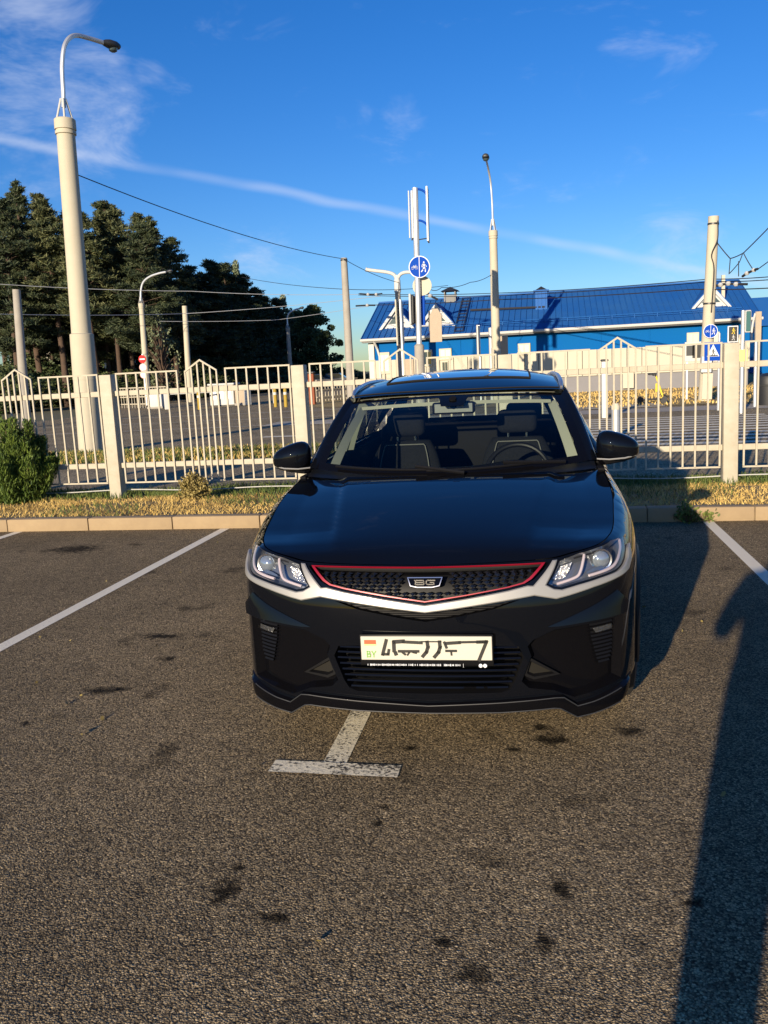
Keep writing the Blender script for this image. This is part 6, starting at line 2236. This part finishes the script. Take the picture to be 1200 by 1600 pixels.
# body sides above the belt: pillars, door frames and glass
def belt(y):
    u = uofy(y)
    p = Su(u, ztop(u))
    return np.array([p[0] + .0, y, p[2]])
def eave(y):
    if y < 2.06:
        t = max(0.0, min(1.0, (y - 1.46) / .60))
        return apil(t)
    return np.array([smooth_interp(y, YR, XE) + .004, y, smooth_interp(y, YR, ZE) - .004])
def sidep(y, f, sg, bul=.018):
    b0, b1 = belt(y), eave(y)
    b0[0] = min(b0[0], .86)
    p = b0 + (b1 - b0) * f
    p[0] += bul * math.sin(math.pi * f)
    return np.array([sg * p[0], p[1], p[2]])
for sg in (-1, 1):
    fy = MB()
    fy.grid(lambda a, b_: sidep(1.46 + 2.60 * a, .0 + .07 * b_, sg) + np.array([sg * .003, 0, 0]), 60, 2)
    fy.grid(lambda a, b_: sidep(1.75 + 2.31 * a, .90 + .10 * b_, sg) + np.array([sg * .003, 0, 0]), 60, 3)
    for ya, yb in ((1.46, 1.66), (2.46, 2.58), (3.36, 3.46), (3.78, 4.06)):
        fy.grid(lambda a, b_: sidep(ya + (yb - ya) * a, .02 + .96 * b_, sg) + np.array([sg * .004, 0, 0]), 4, 8)
    fy.build('door_frame', gloss, car, True)
    for ya, yb in ((1.60, 2.47), (2.57, 3.37), (3.45, 3.79)):
        MB().grid(lambda a, b_: sidep(ya + (yb - ya) * a, .03 + .92 * b_, sg), 12, 8).build('side_window', sideglass if ya < 2.5 else glass_mat('privacy_glass', (0.16, 0.18, 0.17)), car, True)
    MB().tube([sidep(y, 0.01, sg) + np.array([sg * .006, 0, 0]) for y in np.linspace(1.5, 4.0, 30)], .006, 6).build('belt_strip', chrome, car, True)
    # panel gaps and handles
    for y in (1.44, 2.50, 3.20):
        uu = uofy(y)
        MB().tube([SO(sg * uu, z, .0005) for z in np.linspace(.32, ztop(uu) - .01, 16)], .0032, 5).build('door_gap', liner, car, True)
    for y in (2.28, 3.06):
        uu = uofy(y)
        MB().rbox((0, 0, 0), (.018, .20, .032), .007, 2).build('door_handle', paint, car, True, loc=tuple(SO(sg * uu, .90, .016)))
    # sill and arch cladding
    us = np.linspace(U1 + RA, U2 - RA, 30)
    cl = MB()
    rows_ = [[SO(sg * u, z, o_) for u in us] for z, o_ in ((.235, -.02), (.24, .012), (.33, .014), (.345, .001))]
    k = len(us)
    cl.add(sum(rows_, []), [(r * k + i, r * k + i + 1, (r + 1) * k + i + 1, (r + 1) * k + i) for r in range(3) for i in range(k - 1)])
    cl.build('sill_cladding', satin, car, True)
    for uc in (U1, U2):
        ar = MB()
        A_ = np.linspace(math.pi * 1.03, -.03 * math.pi, 40)
        rows_ = [[SO(sg * (uc + r * math.cos(a)), .335 + r * math.sin(a), o_) for a in A_] for r, o_ in ((RA - .006, -.06), (RA - .004, .012), (RA + .03, .014), (RA + .045, .001))]
        k = len(A_)
        ar.add(sum(rows_, []), [(r * k + i, r * k + i + 1, (r + 1) * k + i + 1, (r + 1) * k + i) for r in range(3) for i in range(k - 1)])
        ar.build('arch_cladding', satin, car, True)
        yc = AX1 if uc == U1 else AX2
        ln_ = MB()
        rows_ = [[(sg * x, yc + (RA - .002) * math.cos(a), .335 + (RA - .002) * math.sin(a)) for a in A_] for x in (.45, .88)]
        ln_.add(sum(rows_, []), [(i, i + 1, k + i + 1, k + i) for i in range(k - 1)])
        ln_.add(rows_[0] + [(sg * .45, yc, .2)], [(i, i + 1, k) for i in range(k - 1)])
        ln_.build('wheel_liner', liner, car, True)
        # wheel: rim with five double spokes, tyre
        cx = sg * .775
        wh = MB()
        rr_ = .232
        wh.lathe([(rr_ - .012, -.10), (rr_, -.095), (rr_, .095), (rr_ - .012, .10)], 36, 'x', (cx, yc, .335), caps=False)
        wh.lathe([(.065, sg * .05), (.06, sg * .085), (.03, sg * .092), (.001, sg * .092)], 20, 'x', (cx, yc, .335), caps=False)
        for q in range(10):
            a = 2 * math.pi * (q // 2) / 5 + (.14 if q % 2 else -.14)
            a2 = 2 * math.pi * (q // 2) / 5 + (.26 if q % 2 else -.26)
            wh.tube([(cx + sg * .075, yc + .05 * math.cos(a), .335 + .05 * math.sin(a)), (cx + sg * .085, yc + .14 * math.cos(a), .335 + .14 * math.sin(a)), (cx + sg * .088, yc + .225 * math.cos(a2), .335 + .225 * math.sin(a2))], .014, 6)
        who = wh.build('wheel', mat('wheel_alloy', (0.32, 0.32, 0.33), 0.3, 0.9), car, True)
        MB().lathe([(.228, -.098), (.25, -.108), (.30, -.112), (.325, -.10), (.335, -.07), (.336, 0), (.335, .07), (.325, .10), (.30, .112), (.25, .108), (.228, .098)], 48, 'x', (cx, yc, .335), caps=False).build('tyre', tyre_m, who, True)
    # mirror
    mc = np.array([sg * .905, 1.50, 1.140])
    mm_ = MB()
    n1, n2 = 22, 14
    vs = []
    for i in range(n2 + 1):
        ph = -math.pi / 2 + math.pi * i / n2
        for k in range(n1):
            th = 2 * math.pi * k / n1
            ce, se = math.cos(ph), math.sin(ph)
            sq = lambda v, e: math.copysign(abs(v) ** e, v)
            x = sq(ce, .75) * sq(math.cos(th), .75) * .112
            y = sq(ce, .8) * sq(math.sin(th), .8) * (.085 if math.sin(th) < 0 else .045)
            z = sq(se, .75) * .078
            z *= 1.0 - .28 * (x / .112) * (1 if z > 0 else .5)
            z += .012 * (x / .112) * -1
            vs.append(mc + np.array([sg * x, y, z]))
    mm_.add(vs, [(i * n1 + k, i * n1 + (k + 1) % n1, (i + 1) * n1 + (k + 1) % n1, (i + 1) * n1 + k) for i in range(n2) for k in range(n1)])
    mo = mm_.build('wing_mirror', paint, car, True, angle=80)
    MB().tube([mc + np.array([sg * a, b_, c]) for a, b_, c in ((-.12, -.045, -.058), (-.05, -.082, -.060), (.03, -.080, -.055), (.09, -.045, -.045))], .0045, 6).build('chrome_strip', silver, mo, True)
    MB().tube([mc + np.array([sg * a, b_, c]) for a, b_, c in ((.04, .0, -.060), (-.04, .005, -.072), (-.12, .02, -.085), (-.15, .03, -.092))], [.022, .024, .022, .020], 8).build('mirror_arm', satin, mo, True)
    MB().prism([(mc[0] + .09 * math.cos(t), mc[2] + .06 * math.sin(t)) for t in np.linspace(0, 2 * math.pi, 24, endpoint=False)], mc[1] + .046, mc[1] + .049).build('mirror_glass', chrome, mo)
# rear end
rg_ = MB()
def rear(s, t):
    x = (.57 + .19 * t) * s
    return np.array([x, (4.02 - .03 * s * s) * (1 - t) + (4.29 - .10 * s * s) * t, (1.50 - .06 * s * s) * (1 - t) + (1.10 - .0 * s * s) * t])
rg_.grid(lambda a, b_: rear((2 * a - 1) * .90, .05 + .78 * b_), 16, 8)
rg_.build('rear_window', glass_mat('rear_glass', (0.62, 0.70, 0.66)), car, True)
rfm = MB()
for sg in (-1, 1):
    rfm.grid(lambda a, b_: rear(sg * (.88 + .16 * b_), a), 12, 3)
rfm.grid(lambda a, b_: rear((2 * a - 1) * 1.02, .06 * b_), 16, 2)
rfm.grid(lambda a, b_: rear((2 * a - 1) * 1.04, .80 + .20 * b_), 16, 2)
rfm.build('tailgate_frame', gloss, car, True)
sp = MB()
sp.grid(lambda a, b_: roof_pt(.03 + .94 * a, .985) + np.array([0, .03 + .16 * b_, -.004 - .03 * b_]), 20, 3)
sp.grid(lambda a, b_: roof_pt(.03 + .94 * a, .985) + np.array([0, .03 + .16 * b_, -.034 - .02 * b_]), 20, 3)
sp.build('rear_spoiler', paint, car, True)
for sg in (-1, 1):
    TL = [(UMAX - .82, .98), (UMAX - .80, .90), (UMAX - .35, .90), (UMAX - .36, .97)]
    raised('tail_light', TL if sg > 0 else mir(TL), mat('tail_red', (0.35, 0.01, 0.012), 0.15, coat=.8), car, .012, .03)
# black slab below the shell, added to stop sun leaking through
MB().rbox((0, 2.16, .25), (1.50, 3.95, .06), .02, 1).build('underbody_sun_block', liner, car)

# ---- inside the car
cab = MB()
cab.box((0, 2.75, .32), (1.62, 3.0, .04))
for sg in (-1, 1):
    cab.box((sg * .80, 2.75, .68), (.03, 2.9, .74))
cab.box((0, 1.32, .70), (1.56, .04, .66))
cab.build('cabin_floor', leath, car)
# beige headliner and pillar trim
hlr = MB()
hlr.grid(lambda a, b_: roof_pt(.04 + .92 * a, .03 + .93 * b_) - np.array([0, 0, .035]), 24, 20)
hlr.build('headliner', beige, car, True)
for sg in (-1, 1):
    tr_ = MB()
    def tf(a, b_, sg=sg):
        p = ws((.875 if sg > 0 else .862) + (.065 if sg > 0 else .05) * b_, .06 + .87 * a)
        dp = .030 + .050 * (1 - b_)
        return (sg * p[0], p[1] + dp, p[2] - dp * .55)
    tr_.grid(tf, 14, 4)
    tr_.build('pillar_trim', beige, car, True)
    # forward face of the door pillar trim
    pp = [sidep(2.43, f, sg) for f in np.linspace(.06, .92, 8)]
    fb_ = MB()
    fb_.add([(p[0] - sg * .045, 2.425, p[2]) for p in pp] + [(p[0] - sg * .105, 2.435, p[2]) for p in pp], [(i, i + 1, i + 9, i + 8) for i in range(7)])
    fb_.build('pillar_trim', beige, car, True)
    tb_ = MB()
    tb_.grid(lambda a, b_: sidep(2.44 + .17 * a, .05 + .88 * b_, sg) - np.array([sg * .03, 0, 0]), 3, 8)
    tb_.build('pillar_trim', beige, car, True)
    MB().tube([sidep(2.47, .80, sg) - np.array([sg * .045, .01, 0]), sidep(2.44, .05, sg) - np.array([sg * .05, .02, 0])], .014, 6).build('seat_belt', beige, car, True)
hb_ = MB()
hb_.grid(lambda a, b_: ws((2 * a - 1) * .90, .915 + .03 * b_) + np.array([0, .02 + .03 * (1 - b_), -.02 - .012 * (1 - b_)]), 24, 2)
hb_.build('headliner_edge', beige, car, True)
# dashboard
db = MB()
def dash(a, b_):
    s = 2 * a - 1
    ys = [1.20, 1.35, 1.55, 1.66, 1.70, 1.72]
    zs = [1.03, 1.045, 1.050, 1.03, .98, .72]
    q = b_ * 5
    i = min(4, int(q))
    t = q - i
    y, z = ys[i] + (ys[i + 1] - ys[i]) * t, zs[i] + (zs[i + 1] - zs[i]) * t
    hump = .035 * math.exp(-((s * .74 - .37) / .17) ** 2) * math.exp(-((y - 1.58) / .12) ** 2)
    return (s * .735, y + .06 * s * s, z + hump - .02 * s * s)
db.grid(dash, 40, 20)
db.build('dashboard', leath, car, True)
MB().rbox((0.02, 1.70, .965), (.30, .03, .12), .01, 2).build('centre_screen', darkglass, car, True)
# seats
def seat(x, y, name, hy=True, w_=.50, zt=1.13, m_=fabric):
    st_ = MB().rbox((x, y + .12, .52), (w_, .52, .18), .06, 4).build(name, m_, car, True)
    bk = MB()
    def bp(a, b_):
        # closed rounded backrest
        th = 2 * math.pi * a
        z = .56 + (zt - .56) * b_
        wd = w_ / 2 * (1 - .32 * b_ ** 5) * (.96 + .04 * math.sin(3 * b_))
        cx_, sx_ = math.cos(th), math.sin(th)
        return (x + math.copysign(abs(cx_) ** .6, cx_) * wd, y + .36 + .22 * b_ ** 1.2 + math.copysign(abs(sx_) ** .8, sx_) * (.075 - .02 * b_), z)
    n_, m2 = 28, 14
    vs = [bp(i / n_, j / m2) for j in range(m2 + 1) for i in range(n_)]
    fs = [(j * n_ + i, j * n_ + (i + 1) % n_, (j + 1) * n_ + (i + 1) % n_, (j + 1) * n_ + i) for j in range(m2) for i in range(n_)]
    fs.append(tuple(m2 * n_ + i for i in range(n_)))
    bk.add(vs, fs)
    bk.build('backrest', m_, st_, True, angle=70)
    # piping along the bolster
    MB().tube([(x + q * (w_ / 2 - .075) * (1 - .25 * t ** 4), y + .285 + .22 * t ** 1.2, .58 + (zt - .60) * t) for q, t in [(-1, t) for t in np.linspace(0, .98, 12)] + [(math.cos(a), 1.0) for a in np.linspace(math.pi * .9, math.pi * .1, 8)] + [(1, t) for t in np.linspace(.98, 0, 12)]], .004, 5).build('piping', stitch, st_, True)
    MB().rbox((x, y + .60, zt + .105), (.26, .10, .155), .045, 4).build('headrest', m_, st_, True)
    for q in (-.06, .06):
        MB().tube([(x + q, y + .60, zt - .04), (x + q, y + .60, zt + .06)], .007, 6).build('headrest_post', chrome, st_)
seat(-.37, 1.88, 'front_seat')
seat(.37, 1.88, 'front_seat')
rs_ = MB().rbox((0, 3.15, .95), (1.30, .16, .50), .06, 4).build('rear_seat', leath, car, True)
MB().rbox((0, 2.95, .55), (1.30, .50, .20), .06, 3).build('cushion', leath, rs_, True)
for x in (-.42, .42):
    MB().rbox((x, 3.17, 1.25), (.26, .10, .15), .04, 3).build('headrest', leath, rs_, True)
MB().rbox((0, 1.98, .72), (.20, .62, .26), .04, 3).build('centre_console', leath, car, True)
# steering wheel
swc, tilt = np.array([.37, 1.80, .965]), R(24)
e1, e2 = np.array([1.0, 0, 0]), np.array([0, math.sin(tilt), math.cos(tilt)])
swo = MB().tube([swc + .185 * (math.cos(a) * e1 + math.sin(a) * e2) for a in np.linspace(0, 2 * math.pi, 40, endpoint=False)], .015, 10, closed=True).build('steering_wheel', satin, car, True)
MB().rbox(tuple(swc - np.array([0, .02, .01])), (.17, .06, .12), .03, 3).build('hub', leath, swo, True)
for a in (0.1, math.pi - .1, -math.pi / 2):
    MB().tube([swc, swc + .18 * (math.cos(a) * e1 + math.sin(a) * e2)], .016, 6).build('spoke', leath, swo, True)
# inner mirror
im = MB().rbox((0, 1.88, 1.365), (.255, .035, .072), .016, 3).build('inner_mirror', leath, car, True)
MB().tube([(0, 1.87, 1.37), (0, 1.84, 1.425)], .022, 8).build('mirror_mount', leath, im, True)
MB().rbox((0, 1.8615, 1.365), (.225, .003, .052), .001, 1).build('mirror_back', mat('mirror_back', (0.10, 0.105, 0.10), .5, .2), im)
# wipers
for x0, y0, x1, t1, x2 in ((.10, 1.17, -.16, .05, -.62), (.62, 1.29, .30, .05, -.10)):
    pts = [ws(q / .748, .035 + .02 * abs(q - x2)) + np.array([0, -.012, .014]) for q in np.linspace(x1 + .16, x2, 12)]
    wp_ = MB().tube(pts, .007, 6).build('wiper', satin, car, True)
    MB().tube([ws(x0 / .75, .0) + np.array([0, -.02, .02]), ws((x1) / .75, .05) + np.array([0, -.015, .030])], .010, 6).build('wiper_arm', satin, wp_, True)

# ------------------------------------------------------------------ the photographer, whose shadow falls across the bay
person = thing('person', 'photographer in dark jacket and trousers standing beside the phone, shadow falling on the right', 'person', (-0.24, -0.42, 0))
J = dict(pel=(.02, 0, .93), ch=(.05, .0, 1.28), nk=(.09, .03, 1.47), hd=(.12, .06, 1.58), tp=(.12, .06, 1.72),
         lh=(-.05, .0, .89), lk=(-.045, -.03, .49), la=(-.03, -.10, .09), lt=(-.03, .10, .04),
         rh=(.08, .0, .89), rk=(.045, .06, .49), ra=(.0, .08, .09), rt=(.0, .28, .04),
         ls=(-.12, .0, 1.41), le=(-.20, .10, 1.13), lw=(.12, .33, 1.42), lhd=(.17, .37, 1.52),
         rs=(.24, .02, 1.41), re=(.40, .12, 1.17), rw=(.31, .33, 1.44), rhd=(.30, .37, 1.52))
RD = dict(pel=.145, ch=.155, nk=.062, hd=.098, tp=.06, lh=.095, lk=.066, la=.045, lt=.038, rh=.095, rk=.066, ra=.045, rt=.038, ls=.072, le=.055, lw=.036, lhd=.03, rs=.072, re=.055, rw=.036, rhd=.03)
ED = [('pel', 'ch'), ('ch', 'nk'), ('nk', 'hd'), ('hd', 'tp'), ('pel', 'lh'), ('lh', 'lk'), ('lk', 'la'), ('la', 'lt'), ('pel', 'rh'), ('rh', 'rk'), ('rk', 'ra'), ('ra', 'rt'), ('ch', 'ls'), ('ls', 'le'), ('le', 'lw'), ('lw', 'lhd'), ('ch', 'rs'), ('rs', 're'), ('re', 'rw'), ('rw', 'rhd')]
def skinned(name, J, RD, ED, root_, m_, parent, sub=2):
    keys = list(J)
    me = bpy.data.meshes.new(name)
    me.from_pydata([J[k] for k in keys], [(keys.index(a), keys.index(b_)) for a, b_ in ED], [])
    o = bpy.data.objects.new(name, me)
    C.objects.link(o)
    o.parent = parent
    sm = o.modifiers.new('skin', 'SKIN')
    sm.use_smooth_shade = True
    if not me.skin_vertices:
        bpy.context.view_layer.objects.active = o
    lay = me.skin_vertices[0].data if me.skin_vertices else None
    if lay is not None:
        for i, k in enumerate(keys):
            lay[i].radius = (RD[k], RD[k])
            lay[i].use_root = (k == root_)
    ss = o.modifiers.new('sub', 'SUBSURF')
    ss.levels = sub
    ss.render_levels = sub
    me.materials.append(m_)
    return o
cloth = mat('dark_cloth', (0.025, 0.027, 0.035), 0.9, noise=(30, .5, (0.04, 0.04, 0.05)))
skin_m = mat('skin', (0.55, 0.34, 0.25), 0.5)
skinned('body', J, RD, ED, 'pel', cloth, person)
hd_ = MB()
hd_.lathe([(.02, -.125), (.055, -.11), (.073, -.06), (.082, .0), (.086, .05), (.075, .095), (.045, .125), (.005, .135)], 20, c=(.12, .07, 1.60))
hd_.build('head', skin_m, person, True)
hr = MB()
hr.lathe([(.088, -.01), (.094, .05), (.083, .105), (.05, .138), (.005, .148)], 20, c=(.12, .055, 1.605))
hr.build('hair', leath, person, True)
for sg, wx in ((-1, .175), (1, .305)):
    # palm and five fingers closed round the phone's edge
    hb = MB().rbox((wx + sg * .012, .375, 1.535), (.035, .03, .085), .012, 3).build('hand', skin_m, person, True)
    for k, (dz, ln) in enumerate(((.035, .060), (.013, .068), (-.009, .064), (-.031, .052))):
        MB().tube([(wx + sg * .02, .372, 1.54 + dz), (wx + sg * .012, .398, 1.541 + dz), (wx - sg * (ln - .045), .402, 1.542 + dz)], [.0085, .008, .0065], 8).build('finger', skin_m, hb, True)
    MB().tube([(wx + sg * .018, .362, 1.50), (wx + sg * .004, .352, 1.525), (wx - sg * .015, .356, 1.55)], [.010, .009, .007], 8).build('thumb', skin_m, hb, True)
ph_ = thing('smartphone', 'dark smartphone held up in both hands by the photographer', 'phone', (0, -0.032, 1.55))
MB().rbox((0, 0, .0), (.150, .008, .074), .004, 2).build('case', gloss, ph_, True)
MB().rbox((0, -.0045, .0), (.140, .001, .068), .0004, 1).build('screen', darkglass, ph_)
MB().lathe([(.008, .004), (.008, .007), (.006, .0075)], 14, 'y', (-.05, 0, .02)).build('lens', darkglass, ph_, True)
